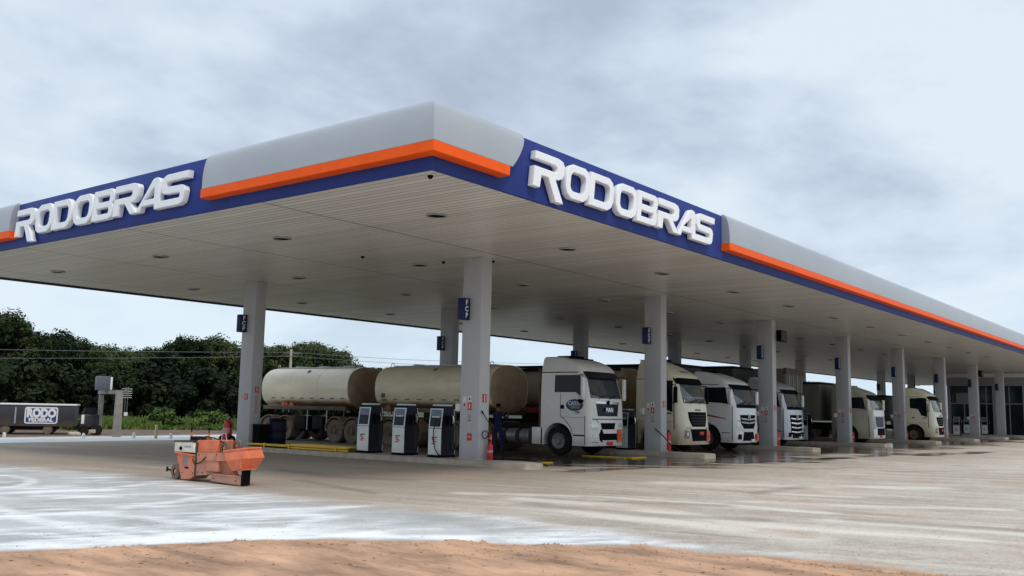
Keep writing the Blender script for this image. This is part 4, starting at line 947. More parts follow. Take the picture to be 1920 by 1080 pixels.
# ---------- 2: cream truck with rounded nose
def truck_cream(loc, label, paint='cream', top=3.72, tankers=True, small=False):
    t = thing('tanker_truck' if tankers else 'truck', label, 'tanker truck' if tankers else 'truck', loc)
    c = Cab(t, [(.36, .0), (.9, .0), (1.35, .06), (1.95, .11), (2.05, .15), (2.9, .40), (3.05, .46), (3.2, .66), (3.4, 1.0), (3.6, 1.45), (3.75, 1.9)], top, Ln=2.25, paint=M[paint], r=.34, bow=.10)
    c.wt = [(.36, 1.20), (1.9, 1.22), (2.95, 1.18), (3.25, 1.11), (3.5, 1.02), (top, .9)]
    c.body([(1.42, .52, .66)])
    glazing(c, [(-.98, 1.98), (.98, 1.98), (.92, 2.86), (-.92, 2.86)], [[(.56, 1.62), (.92, 1.74), (.94, 2.86), (.60, 2.86)], [(.92, 1.74), (1.10, 2.08), (1.15, 2.86), (.94, 2.86)], [(1.10, 2.12), (1.62, 2.2), (1.62, 2.84), (1.15, 2.84)]])
    visor(c, 2.76, 2.98, .10, 'black'); 
    c.patch('sunshade_strip', 0, [[(-.92, 2.18), (.92, 2.18), (.92, 2.23), (-.92, 2.23)]], M['silverstripe'], off=.014)
    c.patch('grille', 0, [[(-.56, 1.06), (.56, 1.06), (.74, 1.34), (-.74, 1.34)], [(-.74, 1.34), (.74, 1.34), (.78, 1.64), (-.78, 1.64)]], M['black'], off=.012)
    for k in range(4): c.patch('grille_bar', 0, [[(-.56-.02*k, 1.16+.11*k), (.56+.02*k, 1.16+.11*k), (.56+.02*k, 1.185+.11*k), (-.56-.02*k, 1.185+.11*k)]], M['navyblack'], off=.024)
    c.patch('name_strip', 0, [[(-.22, 1.69), (.22, 1.69), (.22, 1.75), (-.22, 1.75)]], M['greytext'], off=.02)
    c.patch('lower_grille', 0, [[(-.58, .50), (.58, .50), (.70, .97), (-.72, .97)]], M['black'], off=.012)
    c.patch('panel_gap', 0, [[(-.98, 1.0), (-.6, 1.0), (-.6, 1.02), (-.98, 1.02)], [(.6, 1.0), (.98, 1.0), (.98, 1.02), (.6, 1.02)]], M['black'], off=.004)
    lamps(c, [[(-1.06, .60), (-.80, .60), (-.80, .90), (-1.04, .94)]]); plate(c, .12, .80, w_=.34); 
    if not small: hazard(c, .74, .68)
    line_side(c, [(.56, 2.9), (.50, 1.7), (.50, .95)], wd=.035); line_side(c, [(2.2, 1.24), (.5, 1.24)], wd=.012)
    line_side(c, [(2.2, 2.92), (.7, 2.92)], wd=.02)
    for s in (-1, 1):
        c.patch('door_handle', s, [[(1.35, 1.55), (1.5, 1.55), (1.5, 1.62), (1.35, 1.62)]], M['black'], off=.02, n=2)
        c.patch('side_lettering', s, [[(.62, 1.54), (.86, 1.54), (.86, 1.60), (.62, 1.60)]], M['greytext'], off=.004, n=2)
        mirror(c, s, 1.98, 2.62, M[paint] if small else M['black'], yy=.30, out_=.16); wheel(t, s*1.2, 1.42, s, .515, .3, 'rubber', 'mudtyre')
    c.patch('roof_lettering', 0, [[(-.28, 3.2), (.45, 3.2), (.45, 3.29), (-.28, 3.29)]], M['silverstripe'], off=.01)
    bm = B(); box(bm, -.4, .4, 1.5, 2.1, top-.02, top+.05, bev=.02); obj('roof_hatch', bm, M['black'], t)
    chassis(t, 1.2, 6.8)
    for y in (5.0, 6.3): axle(t, y); fender(t, y)
    return t, c
tc2, c2 = truck_cream((33.3+1.25, 17.25, 0), 'cream truck with a dusty round nose and dark grille, behind the second front column')
tank(tc2, 3.1, 10.5, a=1.23, b=.90, zc=2.5, mat='tankbeige', rail=False); tank(tc2, 11.4, 18.6, a=1.23, b=.90, zc=2.5, mat='tankbeige', rail=False)
for s in (-1, 1):
    for (a, b_) in ((3.1, 10.5), (11.4, 18.6)):
        bm = B(); box(bm, s*.95-.04, s*.95+.04, a, b_, 3.28, 3.42, bev=.01); obj('top_rail', bm, M['chassis'], tc2)
        bm = B(); box(bm, s*1.2-.03, s*1.2+.03, a, b_, 1.5, 1.68, bev=.01); obj('side_rail', bm, M['redstripe'], tc2)
chassis(tc2, 7, 18.4, .98)
for (a, b_) in ((7.0, 8.0), (10.4, 13.9), (18.0, 18.5)):
    bm = B(); box(bm, -1.2, -1.14, a, b_, .38, 1.45, bev=.01); obj('shade_panel', bm, M['chassis'], tc2)  # added dark panel standing for the shade below the trailers
for y in (8.6, 9.8, 14.6, 16.0, 17.4): axle(tc2, y)

# ---------- 3/4: flat faced trucks with wide hexagonal grilles
def truck_star(loc, label, paint, silver=False, top=3.45):
    t = thing('truck', label, 'truck', loc)
    c = Cab(t, [(.34, .0), (1.0, .0), (1.9, .04), (2.05, .10), (2.85, .34), (3.0, .42), (3.15, .75), (3.3, 1.15), (3.45, 1.7)], top, Ln=2.25, paint=M[paint], r=.26, bow=.07)
    c.wt = [(.34, 1.21), (2.0, 1.22), (2.9, 1.16), (3.1, 1.08), (3.3, .98), (top, .85)]
    c.body([(1.42, .52, .66)])
    glazing(c, [(-1.0, 2.02), (1.0, 2.02), (.95, 2.74), (-.95, 2.74)], [[(.42, 2.02), (.78, 2.06), (.84, 2.74), (.55, 2.74)], [(.78, 2.06), (1.55, 2.10), (1.55, 2.74), (.84, 2.74)]])
    c.patch('windshield_surround', 0, [[(-1.02, 1.86), (1.02, 1.86), (1.0, 2.015), (-1.0, 2.015)]], M['black'], off=.008); visor(c, 2.72, 2.88, .12, 'black')
    c.patch('grille', 0, [[(-.76, 1.20), (.76, 1.20), (.78, 1.56), (-.78, 1.56)], [(-.50, .96), (.50, .96), (.76, 1.20), (-.76, 1.20)]] if not silver else [[(-.72, .62), (.72, .62), (.78, 1.60), (-.78, 1.60)]], M['black'], off=.012)
    n_ = 4 if silver else 2
    for k in range(n_):
        z = (.74+.22*k) if silver else (1.22+.15*k); g = c.patch('grille_bar', 0, [[(-.72, z), (-.03, z-.05), (-.03, z+.02), (-.72, z+.06)], [(.03, z-.05), (.72, z), (.72, z+.06), (.03, z+.02)]], M['chrome'] if silver else M['steel'], off=.028)
    bm = B(); zc = 1.48; y = c.fy(0, zc)-.05; lathe(bm, [(.105, -.012), (.125, -.012), (.125, .012), (.105, .012), (.105, -.012)], (0, y, zc), axis='y', n=22)
    for k in range(3):
        a = math.pi/2 + k*2.0944; tube(bm, [(0, y, zc), (.11*math.cos(a), y, zc+.11*math.sin(a))], [.03, .008], n=4)
    obj('emblem', bm, M['chrome'], t)
    if not silver:
        c.patch('chrome_frame', 0, [[(-.88, .98), (-.52, .84), (-.50, .94), (-.80, 1.14)], [(-.52, .84), (.52, .84), (.50, .94), (-.50, .94)], [(.52, .84), (.88, .98), (.80, 1.14), (.50, .94)]], M['white'], off=.022)
    c.patch('lower_grille', 0, [[(-.60, .44), (.60, .44), (.50, .82), (-.50, .82)], [(-1.02, .50), (-.72, .50), (-.70, .72), (-1.0, .72)], [(.72, .50), (1.02, .50), (1.0, .72), (.70, .72)]], M['black'], off=.01)
    for s in (1, -1):
        q = [(-1.08, .94), (-.80, .80), (-.86, 1.0), (-1.08, 1.24)]; h_ = c.patch('headlight', 0, [q if s == 1 else mirq(q)], M['lamp'], off=.014)
        q = [(-1.0, .98), (-.86, .94), (-.88, 1.04), (-1.02, 1.12)]; c.patch('lamp_reflector', 0, [q if s == 1 else mirq(q)], M['white'], off=.02, parent=h_)
    line_side(c, [(.32, 2.8), (.24, 1.85), (.24, .45)], wd=.03); line_side(c, [(1.60, 2.8), (1.60, 1.1), (1.2, 1.22)], wd=.014); line_side(c, [(2.2, 2.86), (.5, 2.86)], wd=.025); line_side(c, [(.74, .78), (.24, .78)], wd=.03)
    c.patch('panel_gap', 0, [[(-1.05, 1.30), (-.68, 1.26), (-.68, 1.28), (-1.05, 1.32)], [(.68, 1.26), (1.05, 1.30), (1.05, 1.32), (.68, 1.28)]], M['black'], off=.004)
    for s in (-1, 1):
        mirror(c, s, 2.02, 2.62, M['cabwhite'], yy=.16, out_=.2); wheel(t, s*1.19, 1.42, s, .515, .3, 'rubber', 'rim')
        c.patch('door_handle', s, [[(1.40, 1.50), (1.56, 1.50), (1.56, 1.60), (1.40, 1.60)]], M['black'], off=.02, n=2)
        if not silver:
            c.patch('side_stripe', s, [[(.5, 1.36), (1.55, 1.50), (1.55, 1.60), (.5, 1.39)], [(1.55, 1.50), (2.2, 1.66), (2.2, 1.74), (1.55, 1.60)]], M['redstripe'], off=.004)
    plate(c, .38, .44, 'white', .34)
    bm = B(); box(bm, -.4, .4, 1.4, 2.0, top-.02, top+.06, bev=.02); obj('roof_hatch', bm, M['black'], t)
    chassis(t, 1.2, 6.6)
    for y in (4.9, 6.2): axle(t, y)
    return t, c
def box_trailer(t, y0, y1, z0, z1, mat, ribs=True, W=1.27, top='chassis'):
    bm = B(); box(bm, -W, W, y0, y1, z0, z1, bev=.03); q = obj('trailer_body', bm, M[mat], t)
    bm = B()
    for k in range(int((y1-y0)/.6)):
        for s in (-1, 1): box(bm, s*(W+.012)-.01, s*(W+.012)+.01, y0+.3+k*.6, y0+.36+k*.6, z0+.05, z1-.12)
    obj('trailer_ribs', bm, M[mat], t)
    bm = B(); box(bm, -W-.03, W+.03, y0-.03, y1+.03, z1-.10, z1+.03, bev=.01); obj('trailer_top_rail', bm, M[top], t)
    chassis(t, y0+1, y1-.3, 1.0)
    for y in (y1-3.9, y1-2.6, y1-1.3): axle(t, y)
tw, cw = truck_star((38.25+1.25, 17.35, 0), 'white truck with thin red side stripe, left of the third front column', 'cabwhite2')
box_trailer(tw, 2.9, 15.4, 1.3, 3.78, 'tarp'); hazard(cw, .92, .58, .24, .34)
ts, cs = truck_star((46.0+1.25, 18.15, 0), 'silver truck with chrome barred grille right of the third front column', 'cabsilver', silver=True, top=3.5)
box_trailer(ts, 2.9, 15.0, 1.3, 4.05, 'tarp')

# ---------- box trailer seen from behind, between the silver truck and its neighbour
def rear_trailer():
    t = thing('box_truck', 'grey box truck seen from behind, right of the silver truck', 'truck', (49.45+1.28, 19.6, 0))
    W = 1.27
    bm = B(); box(bm, -W, W, 0, 11.5, 1.25, 4.1, bev=.03); obj('cargo_box', bm, M['boxgrey'], t)
    for s in (-1, 1):
        bm = B(); box(bm, min(s*.01, s*(W-.06)), max(s*.01, s*(W-.06)), -.035, -.003, 1.32, 3.72, bev=.006); d = obj('rear_door', bm, M['boxgrey'], t)
        for xx in (.3, .85):
            bm = B(); tube(bm, [(s*xx, -.06, 1.25), (s*xx, -.06, 3.8)], .022, n=6); obj('lock_rod', bm, M['steel'], d)
    bm = B(); box(bm, -W-.01, W+.01, -.06, .12, 3.80, 4.13, bev=.01); obj('door_header', bm, M['rust2'], t)
    bm = B(); box(bm, -1.2, 1.2, -.05, .1, .75, .95, bev=.01); obj('rear_bumper', bm, M['chassis'], t)
    for s in (-1, 1):
        bm = B(); box(bm, s*.95-.2, s*.95+.2, -.08, -.05, .78, .92, bev=.005); obj('tail_light', bm, M['darkred'], t)
    for y in (1.4, 2.7, 4.0): axle(t, y)
    chassis(t, .2, 14, .98)
    bm = B(); box(bm, -1.2, 1.2, 12.2, 14.1, .5, 2.9, bev=.12); obj('cab', bm, M['cabwhite'], t)
    for s in (-1, 1): wheel(t, s*1.2, 13.2, s, .515, .3, 'rubber', 'rim')
    return t
rear_trailer()

# ---------- 5: olive sided truck with white nose
def truck_olive():
    t = thing('truck', 'olive sided truck with white front panel, right of the fourth front column', 'truck', (54.0+1.25, 16.4, 0))
    c = Cab(t, [(.34, .0), (1.2, .0), (1.9, .03), (2.0, .08), (2.7, .30), (2.85, .36), (3.05, .8), (3.25, 1.3), (3.4, 1.8)], 3.35, Ln=2.35, paint=M['cabolive'], r=.22, bow=.06)
    c.wt = [(.34, 1.21), (2.0, 1.22), (2.8, 1.16), (3.1, 1.06), (3.35, .9)]
    c.body([(1.5, .52, .66)])
    glazing(c, [(-1.0, 1.98), (1.0, 1.98), (.96, 2.62), (-.96, 2.62)], [[(.42, 2.0), (1.6, 2.08), (1.6, 2.66), (.56, 2.66)]])
    visor(c, 2.58, 2.80, .16, 'black')
    c.patch('front_panel', 0, [[(-1.0, 1.62), (1.0, 1.62), (1.0, 1.96), (-1.0, 1.96)]], M['cabwhite'], off=.012); c.patch('grille', 0, [[(-.6, 1.0), (.6, 1.0), (.7, 1.58), (-.7, 1.58)]], M['navyblack'], off=.012)
    c.patch('bumper', 0, [[(-1.02, .42), (1.02, .42), (1.02, 1.12), (-1.02, 1.12)]], M['cabwhite'], off=.009); c.patch('lower_grille', 0, [[(-.5, .55), (.9, .55), (.9, .95), (-.5, .95)]], M['black'], off=.02)
    lamps(c, [[(-1.0, .92), (-.68, .92), (-.70, 1.12), (-1.0, 1.16)]]); plate(c, .1, .5)
    line_side(c, [(.28, 2.6), (.24, .45)], wd=.03)
    for s in (-1, 1): mirror(c, s, 1.95, 2.55, M['cream'], yy=.15); wheel(t, s*1.2, 1.5, s, .515, .3, 'rubber', 'rim')
    chassis(t, 1.2, 6.6)
    for y in (4.9, 6.2): axle(t, y)
    box_trailer(t, 3.0, 14.5, 1.3, 3.5, 'boxgrey')
    return t
truck_olive()
# ---------- 6: black truck behind it
def truck_black():
    t, c = truck_star((58.0+1.25, 17.6, 0), 'black truck half hidden between the olive sided truck and the fifth front column', 'cabnavy', silver=True, top=3.4)
    box_trailer(t, 2.9, 14.0, 1.3, 3.3, 'tarp')
truck_black()
t6, c6 = truck_cream((64.75+1.25, 15.7, 0), 'small cream truck farthest to the right, brown dust on its lower side', tankers=False, top=3.5, small=True)
box_trailer(t6, 3.2, 12.0, 1.3, 3.0, 'tarp')

# ---------- person at the first truck
def person(loc, rz, label, cloth, skin=(.16, .08, .05), reach=True, trousers=None):
    t = thing('person', label, 'person', loc, rz)
    V = []; E_ = []; Rr = []
    def add(p, r, par=None):
        V.append(Vector(p)); Rr.append(r)
        if par is not None: E_.append((par, len(V)-1))
        return len(V)-1
    pel = add((0, 0, .95), .14); wa = add((0, 0, 1.1), .125, pel); ch = add((0, .01, 1.32), .15, wa); sh = add((0, .0, 1.45), .10, ch); ne = add((0, .0, 1.53), .055, sh); hd = add((0, -.015, 1.61), .085, ne); ht = add((0, -.01, 1.70), .085, hd)
    for s in (-1, 1):
        h1 = add((s*.1, 0, .88), .10, pel); k = add((s*.12, -.03+.04*s, .48), .068, h1); a = add((s*.13, .02+.05*s, .09), .048, k); add((s*.14, -.12+.05*s, .04), .042, a)
        s1 = add((s*.19, 0, 1.42), .068, sh)
        if reach: e1 = add((s*.25, -.20, 1.25), .048, s1); w1 = add((s*.18, -.42, 1.42+.05*s), .034, e1)
        else: e1 = add((s*.25, .03, 1.14), .048, s1); w1 = add((s*.25, -.08, .90), .034, e1)
        d = (V[w1]-V[e1]).normalized(); pm = add(V[w1]+d*.07, .032, w1)
        for q in range(4):
            o = Vector((.022*(q-1.5), 0, 0)); f1 = add(V[pm]+d*.045+o, .009, pm); add(V[f1]+d*(.035-.006*abs(q-1.3))+Vector((0, 0, -.012)), .008, f1)
        th = add(V[pm]-d*.01+Vector((-s*.045, 0, .01)), .010, pm); add(V[th]+d*.035, .008, th)
    me = bpy.data.meshes.new('p'); me.from_pydata(V, E_, []); o = bpy.data.objects.new('p', me); COL.objects.link(o)
    o.modifiers.new('s', 'SKIN'); o.modifiers.new('u', 'SUBSURF').levels = 2
    for i, r in enumerate(Rr): me.skin_vertices[0].data[i].radius = (r, r)
    me.skin_vertices[0].data[0].use_root = True
    b = meshify(o); bpy.data.objects.remove(o)
    b.materials.clear()
    ms = pbr('skin', skin, .6); mb = pbr('boots', (.02, .018, .016), .7)
    for q in (cloth, ms, mb, trousers or cloth): b.materials.append(q)
    wz = [tuple(V[i]) for i in range(len(V))]
    for p in b.polygons:
        c_ = p.center; p.use_smooth = True
        hand = (c_.y < -.40 if reach else (abs(c_.x) > .2 and c_.z < .9))
        p.material_index = 1 if (c_.z > 1.52 and abs(c_.x) < .12) or hand else (2 if c_.z < .12 else (3 if c_.z < .98 and abs(c_.x) < .22 else 0))
    b.name = 'body'; link('body', b, t)
    bm = B(); loft(bm, [[(.088*f*math.cos(k/14*6.283), .01+.1*f*math.sin(k/14*6.283), z) for k in range(14)] for f, z in ((1.02, 1.70), (1.0, 1.74), (.8, 1.785), (.45, 1.81), (.1, 1.815))]); obj('hair', bm, M['black'], t)
    bm = B(); lathe(bm, [(0, -.03), (.014, -.01), (.016, .012), (0, .03)], (0, -.105, 1.665), n=8)
    for s in (-1, 1): lathe(bm, [(0, -.012), (.014, 0), (0, .012)], (s*.09, 0, 1.67), n=8)
    obj('nose_and_ears', bm, ms, t)
    bm = B()
    for s in (-1, 1): lathe(bm, [(0, -.01), (.011, 0), (0, .01)], (s*.032, -.093, 1.69), n=8)
    box(bm, -.025, .025, -.099, -.094, 1.622, 1.628); obj('eyes_and_mouth', bm, M['black'], t)
    return t
M['overall'] = pbr('navy overalls', (.006, .010, .06), .9, var=.2, scale=6)
M['shirt'] = pbr('dark blue shirt', (.03, .03, .07), .85, var=.2); 
person((27.3, 21.75, 0), R_(100), 'person in dark blue overalls reaching up to the tank of the white truck', M['overall'])
person((74.0+1.9, 21.5, 0), R_(-30), 'person in dark clothes standing beyond the sixth front column', M['shirt'], reach=False)

# ------------------------------------------------------------------ orange kerb machine on the forecourt
M['mo'] = pbr('worn orange paint', (.66, .16, .065), .55, var=.2, scale=5, bump=.15, dirt=((.42, .25, .18), .0, .42, .75))
M['mo2'] = pbr('faded orange paint', (.50, .20, .125), .7, var=.25, scale=4, dirt=((.36, .25, .19), .0, .5, .6))
M['mcream'] = pbr('cream control panel', (.62, .58, .48), .5, var=.12, scale=8)
XM = 11.6
t = thing('kerb_machine', 'worn orange kerb laying machine with hopper parked on the forecourt', 'kerb machine', (XM, 15.6, 0)); t.scale = (.5, 1, 1)
def mp(pts): return [(a-15.6, b) for a, b in pts]
def mprism(nm, pts, x0, x1, mat, par=None, bev=0):
    bm = B(); prism(bm, mp(pts), 'x', x0, x1)
    if bev: bmesh.ops.bevel(bm, geom=bm.edges[:], offset=bev, segments=1, affect='EDGES')
    return obj(nm, bm, M[mat], par or t)
eb = mprism('engine_housing', [(17.93, .57), (17.24, .54), (17.2, .13), (17.38, .04), (17.69, .02), (17.72, .12)], .0, .78, 'mo', bev=.012)
mprism('control_panel', [(17.97, .585), (17.97, .78), (17.33, .80), (17.22, .585)], -.03, .82, 'mcream', bev=.012)
mprism('top_lid', [(18.0, .785), (18.0, .81), (17.30, .835), (17.30, .805)], -.04, .83, 'darktrim')
bm = B(); lathe(bm, [(0, -.06), (.035, -.06), (.04, -.03), (.04, .0)], (-.03, 17.72-15.6, .66), axis='x', n=14); obj('exhaust_port', bm, M['black'], t)
bm = B()
for k in range(5): box(bm, -.036, -.031, 17.38-15.6+k*.05, 17.405-15.6+k*.05, .68, .72)
obj('dial', bm, M['greytext'], t)
mprism('name_plate', [(17.66, .30), (17.48, .30), (17.48, .50), (17.66, .50)], -.006, -.001, 'greytank'); mprism('drain_slot', [(17.58, .25), (17.44, .25), (17.44, .285), (17.58, .285)], -.006, -.001, 'black')
mprism('flange', [(17.95, .55), (17.21, .52), (17.21, .55), (17.95, .58)], -.05, .0, 'mo')
mprism('tank_cover', [(17.25, .60), (17.25, .80), (17.18, .85), (16.46, .87), (16.51, .62)], .03, .74, 'mo', bev=.015)
mprism('tank_cover_rib', [(17.2, .67), (17.2, .69), (16.5, .71), (16.5, .69)], .015, .029, 'mo')
mprism('frame_post', [(17.22, .80), (17.22, .12), (17.17, .12), (17.17, .80)], -.02, .78, 'darktrim')
mprism('side_plate', [(17.165, .60), (17.165, .13), (16.9, .15), (16.9, .44), (16.12, .47), (16.22, .63)], .0, .025, 'mo2')
# sloping recess under the side plate
bm = B(); A_ = [(.026, 16.9-15.6, .15), (.026, 16.9-15.6, .44), (.026, 16.1-15.6, .465), (.026, 15.92-15.6, .19)]; D_ = [(.30, 16.72-15.6, .16), (.18, 16.72-15.6, .42), (.18, 16.1-15.6, .44), (.30, 15.92-15.6, .2)]
va = [bm.verts.new(p) for p in A_]; vd = [bm.verts.new(p) for p in D_]; bm.faces.new(vd)
for i in range(4): bm.faces.new((va[i], va[(i+1) % 4], vd[(i+1) % 4], vd[i]))
obj('chute', bm, M['mo2'], t)
bm = B(); box(bm, .03, .72, 16.45-15.6, 17.16-15.6, .24, .60, bev=.01); obj('inner_frame', bm, M['mo2'], t)
# hopper
bm = B()
loft(bm, [[(-.02, .64, .64), (.72, .64, .66), (.72, -.06, .74), (-.02, -.04, .725)],
          [(-.10, .50, .48), (.80, .50, .50), (.80, -.12, .56), (-.10, -.08, .545)],
          [(.0, .36, .28), (.62, .36, .28), (.62, .0, .33), (.0, .04, .325)]], cap0=False, smooth=False)
obj('hopper', bm, M['mo'], t)
bm = B(); loft(bm, [[(.02, 16.18-15.6, .652), (.68, 16.18-15.6, .67), (.68, -.02, .735), (.02, 0, .72)], [(.1, .4, .40), (.7, .4, .4), (.7, .1, .42), (.1, .1, .42)]], cap0=False, smooth=False); obj('hopper_lining', bm, M['mo2'], t)
for p in (((-.03, .65, .655), (-.03, -.05, .735)), ((.72, .65, .665), (.72, -.06, .745)), ((-.03, -.05, .735), (.72, -.06, .745)), ((-.03, 16.25-15.6, .65), (.72, 16.25-15.6, .665))):
    bm = B(); tube(bm, p, .022, n=6); obj('hopper_rim', bm, M['mo'], t)
bm = B(); box(bm, -.11, -.02, .02, .04, .36, .52); obj('hopper_rib', bm, M['mo'], t)
mprism('mould_skirt', [(16.64, .17), (16.64, .05), (15.68, .02), (15.68, .17)], .0, .03, 'mo2'); mprism('mould_skirt', [(16.64, .17), (16.64, .05), (15.68, .02), (15.68, .17)], .37, .40, 'mo2')
mprism('mould_top', [(16.64, .195), (16.64, .172), (15.68, .172), (15.68, .195)], -.02, .42, 'mo2')
mprism('mould_mouth', [(15.668, .30), (15.60, .31), (15.61, .02), (15.668, .02)], .02, .36, 'black'); mprism('mould_lip', [(15.70, .30), (15.53, .325), (15.53, .345), (15.70, .32)], -.02, .50, 'mo')
def mwheel(x, y, z, r, w_=.16, nm='wheel'):
    bm = B(); lathe(bm, [(r*.5, -w_/2), (r*.92, -w_/2), (r, -w_/3), (r, w_/3), (r*.92, w_/2), (r*.5, w_/2)], (x, y-15.6, z), axis='x', n=24); q = obj(nm, bm, M['mudtyre'], t)
    bm = B(); lathe(bm, [(0, -w_/2-.01), (r*.18, -w_/2-.01), (r*.2, -w_*.2), (r*.5, -w_*.2), (r*.52, w_*.2), (0, w_*.2)], (x, y-15.6, z), axis='x', n=18); obj('hub', bm, M['mo2'], q)
mwheel(.12, 17.95, .165, .165); mwheel(.66, 17.95, .165, .165); mwheel(.2, 16.36, .71, .13, .12); mwheel(.55, 16.2, .76, .13, .12)
bm = B(); tube(bm, [(.05, 17.95-15.6, .165), (.75, 17.95-15.6, .165)], .025); tube(bm, [(.1, 17.75-15.6, .2), (.1, 18.12-15.6, .17), (.06, 18.26-15.6, .21)], .02); tube(bm, [(.06, 18.26-15.6, .15), (.06, 18.26-15.6, .25)], .03); obj('tow_hitch', bm, M['chassis'], t)
bm = B(); tube(bm, [(.1, 16.43-15.6, .85), (.1, 16.42-15.6, 1.0), (.1, 16.3-15.6, 1.01), (.1, 16.25-15.6, .84)], .013, n=6); obj('hand_bar', bm, M['steel'], t)
for yy in (17.78, 17.16):
    bm = B(); tube(bm, [(.5, yy-15.6, .82), (.5, yy-15.6, .98)], .035); q = obj('jack_sleeve', bm, M['mo'], t)
    bm = B(); tube(bm, [(.5, yy-15.6, .98), (.5, yy-15.6, 1.08)], .018); tube(bm, [(.46, yy-15.6, 1.08), (.56, yy-15.6, 1.08)], .012); obj('jack_crank', bm, M['black'], q)
for (yy, zz) in ((17.86, .52), (17.30, .50), (17.66, .16), (17.28, .17), (17.1, .56), (16.95, .2), (17.1, .2), (16.5, .58), (16.2, .56), (16.55, .11), (15.8, .1), (15.95, .42), (15.75, .5)):
    bm = B(); lathe(bm, [(0, -.012), (.014, -.012), (.016, 0)], (.0 if zz > .12 and yy > 16.15 else -.03, yy-15.6, zz), axis='x', n=6); obj('bolt', bm, M['chassis'], t)
bm = B(); tube(bm, [(-.02, 17.30-15.6, .45), (-.12, 17.15-15.6, .36), (-.1, 16.95-15.6, .40), (.0, 16.85-15.6, .52)], .014, n=6); tube(bm, [(.05, 17.2-15.6, .86), (.0, 16.9-15.6, .93), (.05, 16.6-15.6, .90), (.1, 16.35-15.6, .82)], .013, n=6); obj('hydraulic_hose', bm, M['rubber'], t)
bm = B(); box(bm, .2, .6, 17.35-15.6, 17.6-15.6, .812, .90, bev=.01)
for k in range(5): box(bm, .19, .61, 17.36-15.6+k*.05, 17.38-15.6+k*.05, .82, .91)
obj('engine_head', bm, M['chassis'], t)
bm = B(); tube(bm, [(.6, 17.6-15.6, .83), (.6, 17.3-15.6, .88), (.4, 17.0-15.6, .87)], .03); obj('exhaust_pipe', bm, M['rust'], t)

# ------------------------------------------------------------------ beyond the forecourt, left
def along(px, D, z=0.0):
    """ground point seen at photo column px, D metres away"""
    d = _F + _R*((px-960)/F_PX) - _U*((760-540)/F_PX); k = D/math.hypot(d.x, d.y); return Vector((d.x*k, d.y*k, z))
# long dark trailer with the blue and white sign
pA, pB = along(-60, 50.5), along(142, 50.0); dirv = (pB-pA); Lr = dirv.length; ang = math.atan2(dirv.y, dirv.x)
t = thing('cargo_trailer', 'long dark low trailer with a pale top edge and a blue RODO sign, far left', 'trailer', pA, ang)
bm = B(); box(bm, 0, Lr, 0, 2.4, .38, 1.36, bev=.02); obj('trailer_body', bm, M['tarpbrown'] if 'tarpbrown' in M else M.setdefault('tarpbrown', pbr('dark trailer side', (.024, .026, .036), .5, var=.25, dirt=((.12, .085, .06), .3, .8, .85))), t)
bm = B(); box(bm, -.03, Lr+.05, -.04, 2.44, 1.362, 1.44, bev=.015); obj('top_sheet', bm, M['white'], t)
bm = B(); box(bm, 0.5, Lr-.8, .2, 2.2, .2, .34); obj('chassis_frame', bm, M['chassis'], t)
for xx in (Lr*.25, Lr*.35, Lr*.75):
    bm = B(); lathe(bm, [(0, -.02), (.2, -.02), (.22, .02), (.22, 2.2), (0, 2.2)], (xx, .05, .22), axis='y', n=16); obj('wheel', bm, M['mudtyre'], t)
def rrect(x0, x1, z0, z1, r, n=4):
    L = []
    for cx, cz, a0 in ((x1-r, z0+r, -90), (x1-r, z1-r, 0), (x0+r, z1-r, 90), (x0+r, z0+r, 180)):
        for k in range(n+1): a = R_(a0+90*k/n); L.append((cx+r*math.cos(a), cz+r*math.sin(a)))
    return L
u0 = Lr*(46+60)/202; u1 = Lr*(109+60)/202; um = (u0+u1)/2
bm = B(); prism(bm, rrect(u0, u1, .50, 1.28, .1), 'y', -.03, -.002); sp_ = obj('sign_panel', bm, M['white'], t)
bm = B(); prism(bm, rrect(u0+.06, u1-.06, .56, 1.22, .07), 'y', -.036, -.031); obj('sign_field', bm, M['signblue'] if 'signblue' in M else M.setdefault('signblue', pbr('sign blue', (.02, .03, .22), .4)), sp_)
text('sign_lettering', 'RODO', .52, FRONT, (um, -.04, .98), M['white'], sp_, ext=.003, bold=.035, sx=(u1-u0)*.82/1.45)
text('sign_lettering', 'FEDERAL', .24, FRONT, (um, -.04, .67), M['white'], sp_, ext=.003, bold=.012, sx=(u1-u0)*.82/1.05)
bm = B(); box(bm, u0-.42, u0-.36, -.02, -.002, .5, 1.26); obj('side_post', bm, M['steel'], t)
# portal of two concrete posts with a control box
t = thing('concrete_portal', 'portal of two concrete posts carrying a dark panel box, beside the trees', 'portal', along(222, 47.3), R_(-18))
M['postc'] = pbr('post concrete', (.27, .25, .22), .85, var=.2, scale=3)
bm = B(); prism(bm, [(-.16, 0), (.17, 0), (.15, 1.96), (-.13, 1.96)], 'y', -.15, .15); obj('post', bm, M['postc'], t)
bm = B(); box(bm, -.42, -.22, 2.2, 2.4, 0, 1.93, bev=.015); obj('post', bm, M['postc'], t)
bm = B(); loft(bm, [[(-.13, -.12, 1.962), (.13, -.12, 1.962), (.13, -.12, 2.13), (-.13, -.12, 2.13)], [(-.45, 2.5, 1.95), (-.19, 2.5, 1.95), (-.19, 2.5, 2.12), (-.45, 2.5, 2.12)]], smooth=False); obj('beam', bm, M['postc'], t)
bm = B(); box(bm, -.80, -.22, 1.0, 1.5, 2.13, 2.78, bev=.02); cb_ = obj('panel_box', bm, M['panelgrey'] if 'panelgrey' in M else M.setdefault('panelgrey', pbr('panel grey', (.10, .11, .15), .5)), t)
bm = B(); box(bm, -.217, -.12, 1.0, 1.5, 2.15, 2.74, bev=.01); obj('panel_edge', bm, M['white'], cb_)
